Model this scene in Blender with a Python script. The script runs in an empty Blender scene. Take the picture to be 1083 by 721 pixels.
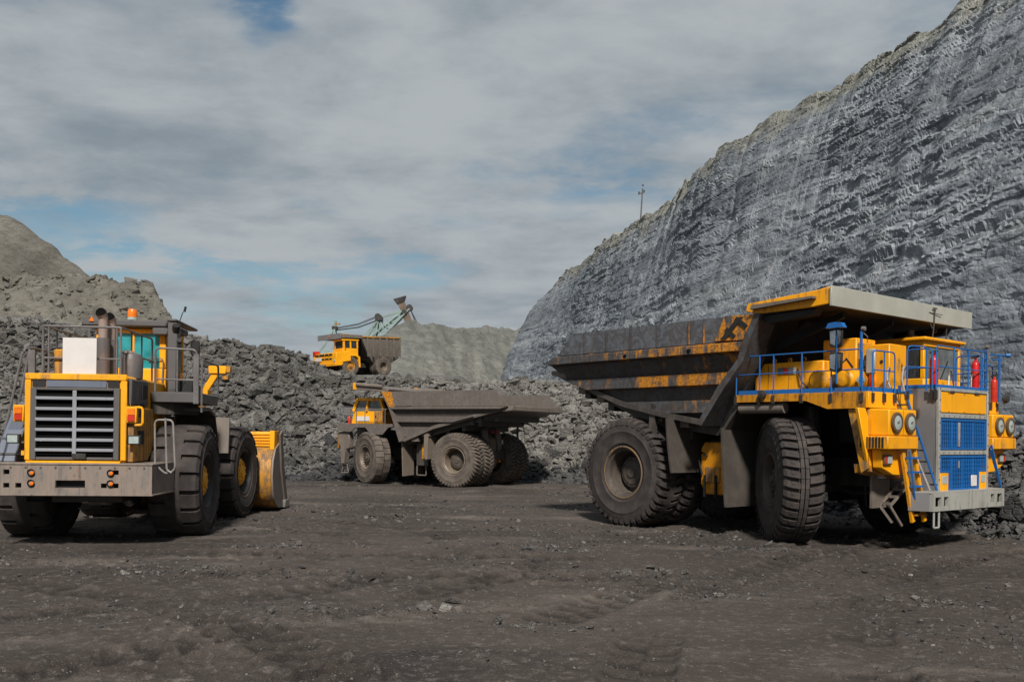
import bpy, bmesh, math, random
import numpy as np
from math import radians as R, pi, sin, cos
from mathutils import Vector, Matrix

random.seed(7)
rng = np.random.default_rng(11)
S = bpy.context.scene
C = S.collection

# ------------------------------------------------------------------ camera
cd = bpy.data.cameras.new('camera')
cam = bpy.data.objects.new('camera', cd); C.objects.link(cam)
cd.sensor_width = 36.0; cd.lens = 36.0 * 1000 / 1083
cd.shift_y = 99.5 / 1083; cd.shift_x = 0.0011
cd.clip_start = 0.1; cd.clip_end = 6000
cam.location = (0, 0, 2.5); cam.rotation_euler = (R(90), -0.012, 0)
S.camera = cam

# ------------------------------------------------------------------ light and sky
SUN_TO = Vector((0.06, -0.80, 0.74)).normalized()
sun_el = math.asin(SUN_TO.z); sun_az = math.atan2(SUN_TO.x, SUN_TO.y)
sd = bpy.data.lights.new('sun', 'SUN'); sd.energy = 3.5; sd.angle = R(6); sd.color = (1.0, 0.94, 0.86)
sun = bpy.data.objects.new('sun', sd); C.objects.link(sun)
sun.rotation_euler = (-SUN_TO).to_track_quat('-Z', 'Y').to_euler()
sun.location = (0, 0, 60)
S.view_settings.view_transform = 'Standard'; S.view_settings.look = 'None'
S.view_settings.exposure = 0.5; S.view_settings.gamma = 1.0
S.view_settings.use_curve_mapping = False


class N:
    """small node-tree writer"""
    def __init__(s, tree): s.t = tree; s.n = tree.nodes; s.l = tree.links
    def new(s, kind, **kw):
        n = s.n.new(kind)
        for k, v in kw.items(): setattr(n, k, v)
        return n
    def put(s, sock, v):
        if isinstance(v, bpy.types.NodeSocket): s.l.new(v, sock)
        elif isinstance(v, (tuple, list)) and len(v) == 3 and sock.type == 'RGBA': sock.default_value = (*v, 1)
        else: sock.default_value = v
    def math(s, op, a, b=0.0, c=None, clamp=False):
        n = s.new('ShaderNodeMath', operation=op, use_clamp=clamp)
        s.put(n.inputs[0], a); s.put(n.inputs[1], b)
        if c is not None: s.put(n.inputs[2], c)
        return n.outputs[0]
    def vmath(s, op, a, b):
        n = s.new('ShaderNodeVectorMath', operation=op)
        s.put(n.inputs[0], a); s.put(n.inputs[1], b)
        return n.outputs[0]
    def noise(s, vec, scale=1.0, detail=5.0, rough=0.55, dist=0.0, w=None):
        n = s.new('ShaderNodeTexNoise')
        if w is not None: n.noise_dimensions = '4D'; n.inputs['W'].default_value = w
        s.put(n.inputs['Vector'], vec); n.inputs['Scale'].default_value = scale
        n.inputs['Detail'].default_value = detail; n.inputs['Roughness'].default_value = rough
        n.inputs['Distortion'].default_value = dist
        return n.outputs['Fac']
    def vor(s, vec, scale, feature='F1', out='Distance'):
        n = s.new('ShaderNodeTexVoronoi', feature=feature)
        s.put(n.inputs['Vector'], vec); n.inputs['Scale'].default_value = scale
        return n.outputs[out]
    def step(s, v, lo, hi):
        n = s.new('ShaderNodeMapRange', interpolation_type='SMOOTHSTEP')
        s.put(n.inputs[0], v); n.inputs[1].default_value = lo; n.inputs[2].default_value = hi
        return n.outputs[0]
    def mix(s, f, a, b, blend='MIX'):
        n = s.new('ShaderNodeMix', data_type='RGBA', blend_type=blend)
        s.put(n.inputs[0], f); s.put(n.inputs[6], a); s.put(n.inputs[7], b)
        return n.outputs[2]
    def scale(s, vec, k):
        n = s.new('ShaderNodeMapping'); s.put(n.inputs['Vector'], vec); n.inputs['Scale'].default_value = k
        return n.outputs[0]


w = bpy.data.worlds.new('World'); S.world = w; w.use_nodes = True
t = N(w.node_tree); t.n.clear()
out = t.new('ShaderNodeOutputWorld'); bg = t.new('ShaderNodeBackground')
sky = t.new('ShaderNodeTexSky', sky_type='NISHITA'); sky.sun_disc = False
sky.sun_elevation = sun_el; sky.sun_rotation = sun_az; sky.air_density = 1.2; sky.dust_density = 0.5; sky.ozone_density = 2.5
gen = t.new('ShaderNodeTexCoord').outputs['Generated']
sep = t.new('ShaderNodeSeparateXYZ'); t.put(sep.inputs[0], gen)
zz = t.math('MAXIMUM', sep.outputs[2], 0.0)
den = t.math('ADD', zz, 0.16)
px_ = t.math('DIVIDE', sep.outputs[0], den); py_ = t.math('DIVIDE', sep.outputs[1], den)
comb = t.new('ShaderNodeCombineXYZ'); t.put(comb.inputs[0], px_); t.put(comb.inputs[1], py_)
cv = comb.outputs[0]
n_big = t.noise(cv, 0.55, 4, 0.5, 0.3, w=2.3)
n_mid = t.noise(t.scale(cv, (0.95, 1.25, 1)), 1.5, 7, 0.58, 0.3, w=5.1)
n_soft = t.noise(t.scale(cv, (1.0, 1.25, 1)), 1.5, 6, 0.55, 0.2, w=9.7)
n_fine = t.noise(t.scale(cv, (1.0, 1.3, 1)), 3.6, 6, 0.6, 0.2, w=3.3)
def gap(u, v, su, sv, amp):
    # an opening in the cloud deck towards direction (u, v) = (x/y, z/y)
    ux = t.math('ADD', t.math('DIVIDE', sep.outputs[0], t.math('MAXIMUM', sep.outputs[1], 0.05)), t.math('MULTIPLY', t.math('SUBTRACT', n_soft, 0.5), 0.30))
    vz = t.math('ADD', t.math('DIVIDE', sep.outputs[2], t.math('MAXIMUM', sep.outputs[1], 0.05)), t.math('MULTIPLY', t.math('SUBTRACT', n_fine, 0.5), 0.16))
    a = t.math('DIVIDE', t.math('SUBTRACT', ux, u), su); b = t.math('DIVIDE', t.math('SUBTRACT', vz, v), sv)
    d = t.math('ADD', t.math('MULTIPLY', a, a), t.math('MULTIPLY', b, b))
    return t.math('MULTIPLY', t.math('EXPONENT', t.math('MULTIPLY', d, -1.0)), amp)
cover = t.math('ADD', t.math('MULTIPLY', n_mid, 0.75), t.math('MULTIPLY', n_big, 0.45))
for g in ((-0.255, 0.435, 0.045, 0.035, 0.30), (-0.33, 0.165, 0.24, 0.030, 0.20), (-0.50, 0.225, 0.12, 0.022, 0.10),
          (0.09, 0.255, 0.05, 0.022, 0.08), (-0.22, 0.125, 0.13, 0.018, 0.09), (-0.33, 0.295, 0.03, 0.02, 0.05)):
    cover = t.math('SUBTRACT', cover, gap(*g))
cover = t.step(t.math('ADD', cover, t.math('MULTIPLY', t.math('SUBTRACT', n_fine, 0.5), 0.28)), 0.32, 0.58)
shade = t.step(t.math('ADD', t.math('ADD', t.math('MULTIPLY', n_soft, 0.40), t.math('MULTIPLY', n_big, 0.22)), t.math('MULTIPLY', n_fine, 0.38)), 0.39, 0.61)
cloud = t.mix(shade, (1.62, 1.95, 2.25), (2.98, 3.22, 3.38))
low = t.step(sep.outputs[2], 0.30, 0.02)
cloud = t.mix(t.math('MULTIPLY', low, 0.35), cloud, (2.95, 3.2, 3.4))
skyc = t.mix(1.0, sky.outputs[0], (0.40, 0.50, 0.50), 'MULTIPLY')
col = t.mix(cover, skyc, cloud)
t.put(bg.inputs['Color'], col); bg.inputs['Strength'].default_value = 0.1
t.l.new(bg.outputs[0], out.inputs['Surface'])

# ------------------------------------------------------------------ materials
def newmat(name):
    m = bpy.data.materials.new(name); m.use_nodes = True
    t = N(m.node_tree); b = t.n['Principled BSDF']
    return m, t, b

def objvec(t):
    return t.new('ShaderNodeTexCoord').outputs['Object']

def finish(t, b, col, rough, bump=None, bstr=0.3, bdist=0.02, metal=0.0, spec=0.4):
    t.put(b.inputs['Base Color'], col); t.put(b.inputs['Roughness'], rough); t.put(b.inputs['Metallic'], metal)
    b.inputs['Specular IOR Level'].default_value = spec
    if bump is not None:
        n = t.new('ShaderNodeBump'); n.inputs['Strength'].default_value = bstr; n.inputs['Distance'].default_value = bdist
        t.put(n.inputs['Height'], bump); t.l.new(n.outputs[0], b.inputs['Normal'])

DUST = (0.105, 0.085, 0.068)
SOOT = (0.022, 0.020, 0.019)
def paint(name, base, dirt=DUST, amount=0.35, rough=0.45, chip=0.25, chipcol=(0.05, 0.035, 0.028), spec=0.4):
    """weathered machine paint: faded base, run-down dirt streaks, blotches and chips"""
    m, t, b = newmat(name); v = objvec(t)
    fade = t.noise(v, 1.3, 4); streak = t.noise(t.scale(v, (5, 5, 0.55)), 1.6, 6, 0.65)
    blot = t.noise(v, 2.6, 8, 0.68, 0.4); fine = t.noise(v, 16, 5, 0.6)
    dark = tuple(c * 0.85 for c in base)
    col = t.mix(t.step(fade, 0.3, 0.7), dark, base)
    lo = 0.66 - amount * 0.42
    a = t.math('ADD', t.math('MULTIPLY', streak, 0.55), t.math('MULTIPLY', blot, 0.45))
    msk = t.math('MULTIPLY', t.step(a, lo, lo + 0.2), 0.9)
    col = t.mix(msk, col, dirt)
    run = t.noise(t.scale(v, (7, 7, 0.32)), 1.7, 5, 0.6, w=2.0)
    col = t.mix(t.math('MULTIPLY', t.step(run, 0.60, 0.72), 0.25 + amount * 0.6), col, SOOT)
    ch = t.step(t.math('ADD', t.math('MULTIPLY', fine, 0.5), t.math('MULTIPLY', blot, 0.5)), 0.72 - chip * 0.28, 0.745 - chip * 0.28)
    col = t.mix(t.math('MULTIPLY', ch, 0.85), col, chipcol)
    rr = t.math('ADD', t.math('MULTIPLY', msk, 0.35), rough, clamp=True)
    finish(t, b, col, rr, t.math('ADD', t.math('MULTIPLY', fine, 0.6), t.math('MULTIPLY', ch, -0.4)), 0.22, 0.01, 0, spec)
    return m

def scraped(name, base=(0.052, 0.046, 0.044), paintcol=(0.62, 0.24, 0.012), bias=0.0, xk=0.05, dust=0.3, blue=(0.075, 0.08, 0.09)):
    """dump-body steel: bare dark plate with the paint left in patches (more of it towards the cab)"""
    m, t, b = newmat(name); v = objvec(t)
    s = t.new('ShaderNodeSeparateXYZ'); t.put(s.inputs[0], v)
    streak = t.noise(t.scale(v, (2.6, 2.6, 0.5)), 1.9, 7, 0.66); blot = t.noise(v, 1.2, 8, 0.66, 0.5); fine = t.noise(v, 14, 6, 0.62)
    diag = t.noise(t.scale(v, (3, 3, 3)), 1.2, 7, 0.7, 1.5)
    a = t.math('ADD', t.math('MULTIPLY', streak, 0.62), t.math('MULTIPLY', blot, 0.38))
    a = t.math('ADD', a, t.math('MULTIPLY', s.outputs[0], xk)); a = t.math('ADD', a, bias)
    msk = t.math('MULTIPLY', t.step(a, 0.52, 0.65), t.step(fine, 0.24, 0.52))
    steel = t.mix(t.step(diag, 0.4, 0.64), base, blue)
    steel = t.mix(t.math('MULTIPLY', t.step(streak, 0.42, 0.66), dust), steel, DUST)
    pc = t.mix(t.step(fine, 0.35, 0.7), tuple(c * 0.6 for c in paintcol), paintcol)
    col = t.mix(msk, steel, pc)
    finish(t, b, col, t.math('ADD', t.math('MULTIPLY', diag, 0.3), 0.42), t.math('ADD', fine, t.math('MULTIPLY', msk, 0.3)), 0.3, 0.012, 0, 0.4)
    return m

def plain(name, base, rough=0.5, metal=0.0, var=0.25, spec=0.4, scale=3.0):
    m, t, b = newmat(name); v = objvec(t)
    n1 = t.noise(v, scale, 6, 0.6); n2 = t.noise(v, scale * 7, 4)
    f = t.math('ADD', t.math('MULTIPLY', n1, 0.7), t.math('MULTIPLY', n2, 0.3))
    col = t.mix(t.step(f, 0.3, 0.7), tuple(c * (1 - var) for c in base), tuple(min(1, c * (1 + var)) for c in base))
    finish(t, b, col, t.math('ADD', t.math('MULTIPLY', n1, 0.2), rough - 0.1, clamp=True), n2, 0.12, 0.01, metal, spec)
    return m

def rubber(name, base=(0.040, 0.034, 0.031), dust=(0.115, 0.090, 0.075), k=0.5):
    m, t, b = newmat(name); v = objvec(t)
    n1 = t.noise(v, 2.2, 7, 0.62, 0.3); n2 = t.noise(v, 22, 4)
    f = t.math('MULTIPLY', t.step(n1, 0.62 - k * 0.5, 0.85 - k * 0.35), 0.85)
    wet = t.step(t.noise(t.scale(v, (1, 1, 0.7)), 3.1, 3, 0.5, 0.8, w=4.0), 0.68, 0.70) if False else None
    col = t.mix(f, base, dust); col = t.mix(t.math('MULTIPLY', n2, 0.3), col, tuple(c * 0.5 for c in base))
    finish(t, b, col, 0.82, t.math('ADD', n2, t.math('MULTIPLY', n1, 0.5)), 0.25, 0.012, 0, 0.25)
    return m

def glass(name, base, rough=0.08, spec=0.6):
    m, t, b = newmat(name); v = objvec(t)
    n1 = t.noise(v, 2.5, 5); st = t.noise(t.scale(v, (6, 6, .8)), 2, 4)
    col = t.mix(t.step(n1, 0.35, 0.65), tuple(c * 0.55 for c in base), base)
    finish(t, b, t.mix(t.math('MULTIPLY', t.step(st, 0.5, 0.8), 0.25), col, (0.25, 0.24, 0.22)), t.math('ADD', t.math('MULTIPLY', n1, 0.15), rough), None, spec=spec)
    return m

YEL = (0.90, 0.375, 0.004)
M = {}
M['yellow'] = paint('yellow_paint', YEL, amount=0.40, chip=0.38)
M['yellow_clean'] = paint('clean_yellow_paint', (0.92, 0.395, 0.004), amount=0.24, chip=0.26)
M['yellow_dirty'] = paint('dirty_yellow_paint', (0.60, 0.26, 0.012), amount=0.62, chip=0.4)
M['yellow_loader'] = paint('loader_yellow_paint', (0.86, 0.385, 0.007), amount=0.42, chip=0.3, dirt=(0.13, 0.095, 0.06))
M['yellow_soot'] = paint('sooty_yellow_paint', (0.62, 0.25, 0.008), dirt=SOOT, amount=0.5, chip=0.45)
M['blue'] = paint('blue_paint', (0.011, 0.120, 0.38), amount=0.36, chip=0.3)
M['dusty_blue'] = paint('dusty_blue_paint', (0.05, 0.10, 0.19), amount=0.7, chip=0.3)
M['light_grey'] = paint('light_grey_paint', (0.36, 0.36, 0.33), amount=0.42, chip=0.4, dirt=(0.16, 0.14, 0.115))
M['board_grey'] = paint('canopy_board_paint', (0.40, 0.40, 0.345), amount=0.10, chip=0.05, dirt=(0.2, 0.18, 0.14))
M['shell_grey'] = paint('shell_grey_paint', (0.20, 0.195, 0.20), amount=0.25, chip=0.1)
M['loader_grey'] = paint('loader_grey_paint', (0.105, 0.10, 0.102), amount=0.40, chip=0.2)
M['loader_blue_grey'] = paint('loader_blue_grey_paint', (0.135, 0.155, 0.20), amount=0.30, chip=0.2)
M['dark_frame'] = paint('dark_frame_paint', (0.035, 0.032, 0.031), amount=0.45, chip=0.2, dirt=(0.07, 0.06, 0.05))
M['black'] = plain('black_steel', (0.016, 0.015, 0.015), 0.7)
M['void'] = plain('dark_opening', (0.006, 0.006, 0.006), 0.9, spec=0.1)
M['rail_grey'] = plain('grey_rail_steel', (0.13, 0.12, 0.12), 0.5)
M['bar_grey'] = paint('worn_bar_paint', (0.27, 0.28, 0.31), amount=0.35, chip=0.35, dirt=(0.24, 0.20, 0.17))
M['worn_rail'] = plain('worn_rail_steel', (0.22, 0.205, 0.19), 0.5)
M['steel'] = plain('bare_steel', (0.32, 0.30, 0.28), 0.35, 0.6)
M['bumper_worn'] = paint('worn_counterweight', (0.15, 0.135, 0.125), dirt=(0.24, 0.19, 0.16), amount=0.75, chip=0.5, chipcol=(0.20, 0.12, 0.08))
M['body_dark'] = scraped('dump_body_plate', bias=-0.30, xk=0.0)
M['body_panel'] = scraped('dump_body_blue_plate', bias=-0.30, xk=0.0, base=(0.062, 0.062, 0.068), blue=(0.115, 0.128, 0.152))
M['body_rail'] = scraped('dump_body_rail', bias=0.03, xk=0.014)
M['body_mid'] = scraped('dump_body_slope', bias=-0.085, xk=0.034)
M['body_rib'] = scraped('dump_body_rib', bias=0.045, xk=0.026)
M['body_low'] = scraped('dump_body_low_rib', bias=-0.125, xk=0.05)
M['body_col'] = scraped('dump_body_column', bias=-0.30, xk=0.05)
M['body_x'] = scraped('dump_body_corner', bias=0.04, xk=0.02)
M['body_dusty'] = scraped('dusty_body_plate', base=(0.112, 0.096, 0.087), blue=(0.145, 0.125, 0.114), bias=-0.17, xk=0.02, paintcol=(0.5, 0.22, 0.03), dust=0.5)
M['body_dusty_plain'] = scraped('dusty_body_sheet', base=(0.110, 0.095, 0.086), blue=(0.145, 0.126, 0.114), bias=-0.4, xk=0.0, dust=0.5)
M['body_far'] = scraped('far_body_plate', base=(0.12, 0.105, 0.09), blue=(0.17, 0.15, 0.125), bias=-0.4, xk=0.0, dust=0.6)
M['dusty'] = paint('dusty_steel', (0.155, 0.130, 0.112), amount=0.5, chip=0.2, dirt=(0.19, 0.155, 0.125))
M['dusty_dark'] = paint('dusty_dark_steel', (0.06, 0.052, 0.047), amount=0.45, chip=0.2, dirt=(0.10, 0.085, 0.07))
M['flap'] = rubber('mud_flap_rubber', (0.066, 0.057, 0.050), (0.10, 0.085, 0.073), 0.4)
M['flap_dusty'] = rubber('dusty_mud_flap_rubber', (0.17, 0.14, 0.11), (0.21, 0.17, 0.135), 0.5)
M['tyre'] = rubber('tyre_rubber', (0.044, 0.038, 0.037), (0.088, 0.073, 0.066), 0.45)
M['tyre_dusty'] = rubber('dusty_tyre_rubber', (0.080, 0.068, 0.059), (0.172, 0.142, 0.118), 0.60)
M['rim'] = paint('dusty_rim', (0.075, 0.062, 0.053), amount=0.5, chip=0.2)
M['rim_dusty'] = paint('very_dusty_rim', (0.16, 0.125, 0.095), amount=0.5, chip=0.2, dirt=(0.2, 0.16, 0.12))
M['ring'] = paint('worn_ring_paint', (0.55, 0.25, 0.02), amount=0.85, chip=0.5)
M['glass'] = glass('dark_cab_glass', (0.035, 0.04, 0.042))
M['glass_sky'] = glass('pale_cab_glass', (0.16, 0.18, 0.18))
M['teal'] = glass('teal_cab_glass', (0.03, 0.30, 0.33))
M['lens'] = plain('lamp_lens', (0.34, 0.40, 0.38), 0.15, 0.0, 0.15, 0.6, 14)
M['lens_ring'] = plain('lamp_ring', (0.11, 0.07, 0.04), 0.5)
M['red'] = plain('red_paint', (0.52, 0.012, 0.012), 0.3, 0, 0.15)
M['red_lens'] = plain('red_lens', (0.45, 0.03, 0.015), 0.25, 0, 0.2)
M['orange_lens'] = plain('orange_lens', (0.72, 0.17, 0.01), 0.25, 0, 0.2)
M['white'] = plain('white_panel', (0.62, 0.59, 0.57), 0.5, 0, 0.04)
M['mirror'] = plain('mirror_glass', (0.35, 0.37, 0.38), 0.08, 0.9, 0.4)
M['exhaust'] = paint('exhaust_steel', (0.30, 0.23, 0.20), amount=0.35, chip=0.3, dirt=(0.2, 0.13, 0.10))
M['muffler'] = paint('muffler_steel', (0.12, 0.11, 0.11), amount=0.35, chip=0.3, dirt=(0.22, 0.13, 0.09))
M['pale_green'] = plain('pale_green_steel', (0.20, 0.275, 0.245), 0.6, 0, 0.25, scale=0.6)
M['shovel_brown'] = plain('shovel_stick_brown', (0.14, 0.10, 0.07), 0.7, 0, 0.35, scale=0.6)
M['cable'] = plain('cable_steel', (0.045, 0.045, 0.05), 0.6)
M['wood'] = plain('weathered_pole_wood', (0.10, 0.085, 0.07), 0.85)
M['silver'] = plain('silver_tube', (0.42, 0.40, 0.40), 0.35, 0.3)

def rockmat(name, cols, scale=1.0, per=0.35, bscale=1.0, band=0.0, crest=None, relief=(0.75, 0.09)):
    """broken shale: cool and warm greys by block, cracks and grain; optional level beds"""
    m, t, b = newmat(name)
    v = t.new('ShaderNodeNewGeometry').outputs['Position']
    isl = t.new('ShaderNodeNewGeometry').outputs['Random Per Island']; oi = t.new('ShaderNodeObjectInfo').outputs['Random']
    big = t.noise(v, 0.09 * scale, 5, 0.55, 0.3); mid = t.noise(v, 0.7 * scale, 7, 0.62); fine = t.noise(t.scale(v, (0.7, 0.7, 1.9)) if band else v, 5.5 * scale, 8, 0.66)
    blk = t.vor(t.scale(v, (1, 1, 2.2)), 1.9 * scale, out='Color'); bs = t.new('ShaderNodeSeparateColor'); t.put(bs.inputs[0], blk)
    col = t.mix(t.step(big, 0.36, 0.64), cols[0], cols[1])
    col = t.mix(t.math('MULTIPLY', t.step(mid, 0.5, 0.72), 0.75), col, cols[2])
    if band:
        bz = t.noise(t.scale(v, (0.03, 0.03, 0.75)), 1.0, 6, 0.6, 0.25)
        col = t.mix(t.math('MULTIPLY', t.step(bz, 0.5, 0.64), band), col, cols[3])
        col = t.mix(t.math('MULTIPLY', t.step(bz, 0.46, 0.34), band * 0.8), col, cols[0])
        thin = t.noise(t.scale(v, (0.22, 0.22, 3.2)), 1.0, 7, 0.68, 0.35)
        col = t.mix(t.math('MULTIPLY', t.step(thin, 0.44, 0.34), 0.55), col, tuple(c * 0.5 for c in cols[0]))
        col = t.mix(t.math('MULTIPLY', t.step(thin, 0.58, 0.68), 0.4), col, cols[2])
        szz = t.new('ShaderNodeSeparateXYZ'); t.put(szz.inputs[0], v)
        zw = t.math('ADD', szz.outputs[2], t.math('MULTIPLY', t.math('SUBTRACT', t.noise(v, 0.12, 5, 0.6, w=1.5), 0.5), 5.0))
        for zc_, hw_ in ((18.3, 1.9), (6.3, 1.5), (12.6, 0.5)):
            sm2 = t.step(t.math('ABSOLUTE', t.math('SUBTRACT', zw, zc_)), hw_, hw_ * 0.35)
            col = t.mix(t.math('MULTIPLY', sm2, 0.5), col, (0.085, 0.098, 0.116))
        warm = t.noise(v, 0.16, 6, 0.65, 0.6, w=7.0)
        col = t.mix(t.math('MULTIPLY', t.step(warm, 0.60, 0.72), 0.35), col, (0.26, 0.215, 0.185))
    if crest:
        sz = t.new('ShaderNodeSeparateXYZ'); t.put(sz.inputs[0], v)
        lvl = t.math('ADD', sz.outputs[2], t.math('MULTIPLY', t.noise(v, 0.35, 5), 5.0))
        col = t.mix(t.math('MULTIPLY', t.step(lvl, 23.6, 25.8), 0.8), col, crest)
    k = t.math('ADD', t.math('MULTIPLY', isl, 0.6), t.math('MULTIPLY', oi, 0.4))
    k = t.math('ADD', t.math('MULTIPLY', k, per * 1.4), 1.0 - per * 0.7)
    k = t.math('MULTIPLY', k, t.math('ADD', t.math('MULTIPLY', bs.outputs[0], 0.35), 0.825))
    k = t.math('MULTIPLY', k, t.math('ADD', t.math('MULTIPLY', fine, 0.9), 0.55))
    hs = t.new('ShaderNodeHueSaturation'); t.put(hs.inputs['Color'], col); t.put(hs.inputs['Value'], k)
    crack = t.vor(t.scale(v, (1, 1, 2.0)), 3.6 * bscale, 'DISTANCE_TO_EDGE')
    h = t.math('ADD', t.math('MULTIPLY', fine, 0.9), t.math('MULTIPLY', t.step(crack, 0.0, 0.16), 0.5))
    h = t.math('ADD', h, t.math('MULTIPLY', t.noise(v, 18 * bscale, 5, 0.6), 0.25))
    if band: h = t.math('ADD', h, t.math('MULTIPLY', thin, 1.3))
    finish(t, b, hs.outputs[0], 0.88, h, relief[0], relief[1], 0, 0.2)
    return m

M['cliff'] = rockmat('cliff_shale', [(0.145, 0.165, 0.190), (0.225, 0.246, 0.270), (0.300, 0.315, 0.325), (0.275, 0.290, 0.303)], 0.8, 0.0, 0.7, 0.6, crest=(0.20, 0.195, 0.160), relief=(0.38, 0.05))
M['rubble'] = rockmat('grey_rubble', [(0.112, 0.108, 0.099), (0.165, 0.159, 0.146), (0.230, 0.222, 0.205)], 1.0, 0.5)
M['rubble_mid'] = rockmat('dull_rubble', [(0.098, 0.095, 0.090), (0.140, 0.135, 0.126), (0.200, 0.193, 0.180)], 1.0, 0.55)
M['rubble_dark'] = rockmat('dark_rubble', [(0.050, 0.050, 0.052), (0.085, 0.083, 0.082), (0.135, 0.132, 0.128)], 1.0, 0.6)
M['heap'] = rockmat('spoil_heap_earth', [(0.105, 0.098, 0.084), (0.145, 0.136, 0.116), (0.075, 0.070, 0.062)], 0.7, 0.2, 0.6)
M['far_heap'] = rockmat('far_heap_earth', [(0.122, 0.126, 0.116), (0.165, 0.164, 0.145), (0.098, 0.100, 0.095)], 0.45, 0.0, 0.4)
M['stone'] = rockmat('yard_stone', [(0.105, 0.098, 0.092), (0.165, 0.155, 0.145), (0.23, 0.22, 0.20)], 2.0, 0.6, 3)

def groundmat():
    m, t, b = newmat('coal_dust_ground')
    v = t.new('ShaderNodeNewGeometry').outputs['Position']
    big = t.noise(v, 0.10, 5, 0.6, 0.6); mid = t.noise(t.scale(v, (0.35, 1.0, 1)), 0.55, 7, 0.65, 0.5)
    fine = t.noise(v, 7, 8, 0.7); grit = t.noise(v, 38, 5, 0.7)
    col = t.mix(t.step(big, 0.34, 0.66), (0.047, 0.039, 0.035), (0.088, 0.073, 0.063))
    col = t.mix(t.math('MULTIPLY', t.step(mid, 0.52, 0.72), 0.75), col, (0.165, 0.142, 0.124))
    col = t.mix(t.math('MULTIPLY', t.step(mid, 0.45, 0.28), 0.85), col, (0.030, 0.027, 0.026))
    col = t.mix(t.math('MULTIPLY', t.step(fine, 0.5, 0.70), 0.7), col, (0.175, 0.155, 0.140))
    col = t.mix(t.math('MULTIPLY', t.step(grit, 0.5, 0.66), 0.6), col, (0.022, 0.020, 0.019))
    tr = t.new('ShaderNodeAttribute'); tr.attribute_name = 'pressed_shade'
    col = t.mix(t.math('MULTIPLY', tr.outputs['Fac'], 0.85), col, (0.026, 0.022, 0.020))  # darkens the lug prints: packed soil plus groove shade painted into the colour
    sp = t.vor(v, 52); spc = t.new('ShaderNodeSeparateColor'); t.put(spc.inputs[0], t.vor(v, 52, out='Color'))
    sm_ = t.math('MULTIPLY', t.step(sp, 0.42, 0.28), t.step(spc.outputs[1], 0.55, 0.6))
    col = t.mix(t.math('MULTIPLY', sm_, 0.55), col, t.mix(spc.outputs[2], (0.03, 0.028, 0.027), (0.24, 0.215, 0.19)))
    peb = t.vor(v, 17); pc = t.vor(v, 17, out='Color'); ps = t.new('ShaderNodeSeparateColor'); t.put(ps.inputs[0], pc)
    pm = t.math('MULTIPLY', t.step(peb, 0.34, 0.22), t.step(ps.outputs[0], 0.80, 0.82))
    pm = t.math('MULTIPLY', pm, t.step(fine, 0.42, 0.55))
    col = t.mix(t.math('MULTIPLY', pm, 0.8), col, (0.21, 0.195, 0.18))
    h = t.math('ADD', t.math('MULTIPLY', fine, 0.8), t.math('MULTIPLY', grit, 0.25)); h = t.math('ADD', h, t.math('ADD', t.math('MULTIPLY', pm, 0.35), t.math('MULTIPLY', sm_, 0.18)))
    finish(t, b, col, 0.93, h, 0.8, 0.05, 0, 0.15)
    return m
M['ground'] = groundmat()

# ------------------------------------------------------------------ mesh helpers
def raw_object(name, V, faces, mat, parent=None, smooth=False, kind=None):
    """faces: (n,3) or (n,4) int array"""
    V = np.asarray(V, np.float32); faces = np.asarray(faces, np.int32); k = faces.shape[1]; n = len(faces)
    me = bpy.data.meshes.new(name)
    me.vertices.add(len(V)); me.vertices.foreach_set('co', V.ravel())
    me.loops.add(n * k); me.loops.foreach_set('vertex_index', faces.ravel())
    me.polygons.add(n); me.polygons.foreach_set('loop_start', np.arange(0, n * k, k, dtype=np.int32))
    me.polygons.foreach_set('loop_total', np.full(n, k, np.int32))
    me.polygons.foreach_set('use_smooth', np.full(n, smooth, bool))
    me.materials.append(mat); me.update(); me.validate()
    o = bpy.data.objects.new(name, me); C.objects.link(o)
    if parent: o.parent = parent
    if kind: o['kind'] = kind
    return o

def tag(o, label=None, cat=None, group=None, kind=None):
    if label: o['label'] = label
    if cat: o['category'] = cat
    if group: o['group'] = group
    if kind: o['kind'] = kind
    return o

def empty(name, loc=(0, 0, 0), yaw=0.0, parent=None, pitch=0.0):
    o = bpy.data.objects.new(name, None); C.objects.link(o)
    o.location = loc; o.rotation_euler = (0, pitch, yaw); o.empty_display_size = 0.3
    if parent: o.parent = parent
    return o

def link(name, mesh, parent, loc=(0, 0, 0), rot=(0, 0, 0)):
    o = bpy.data.objects.new(name, mesh); C.objects.link(o); o.parent = parent
    o.location = loc; o.rotation_euler = rot
    return o

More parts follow.
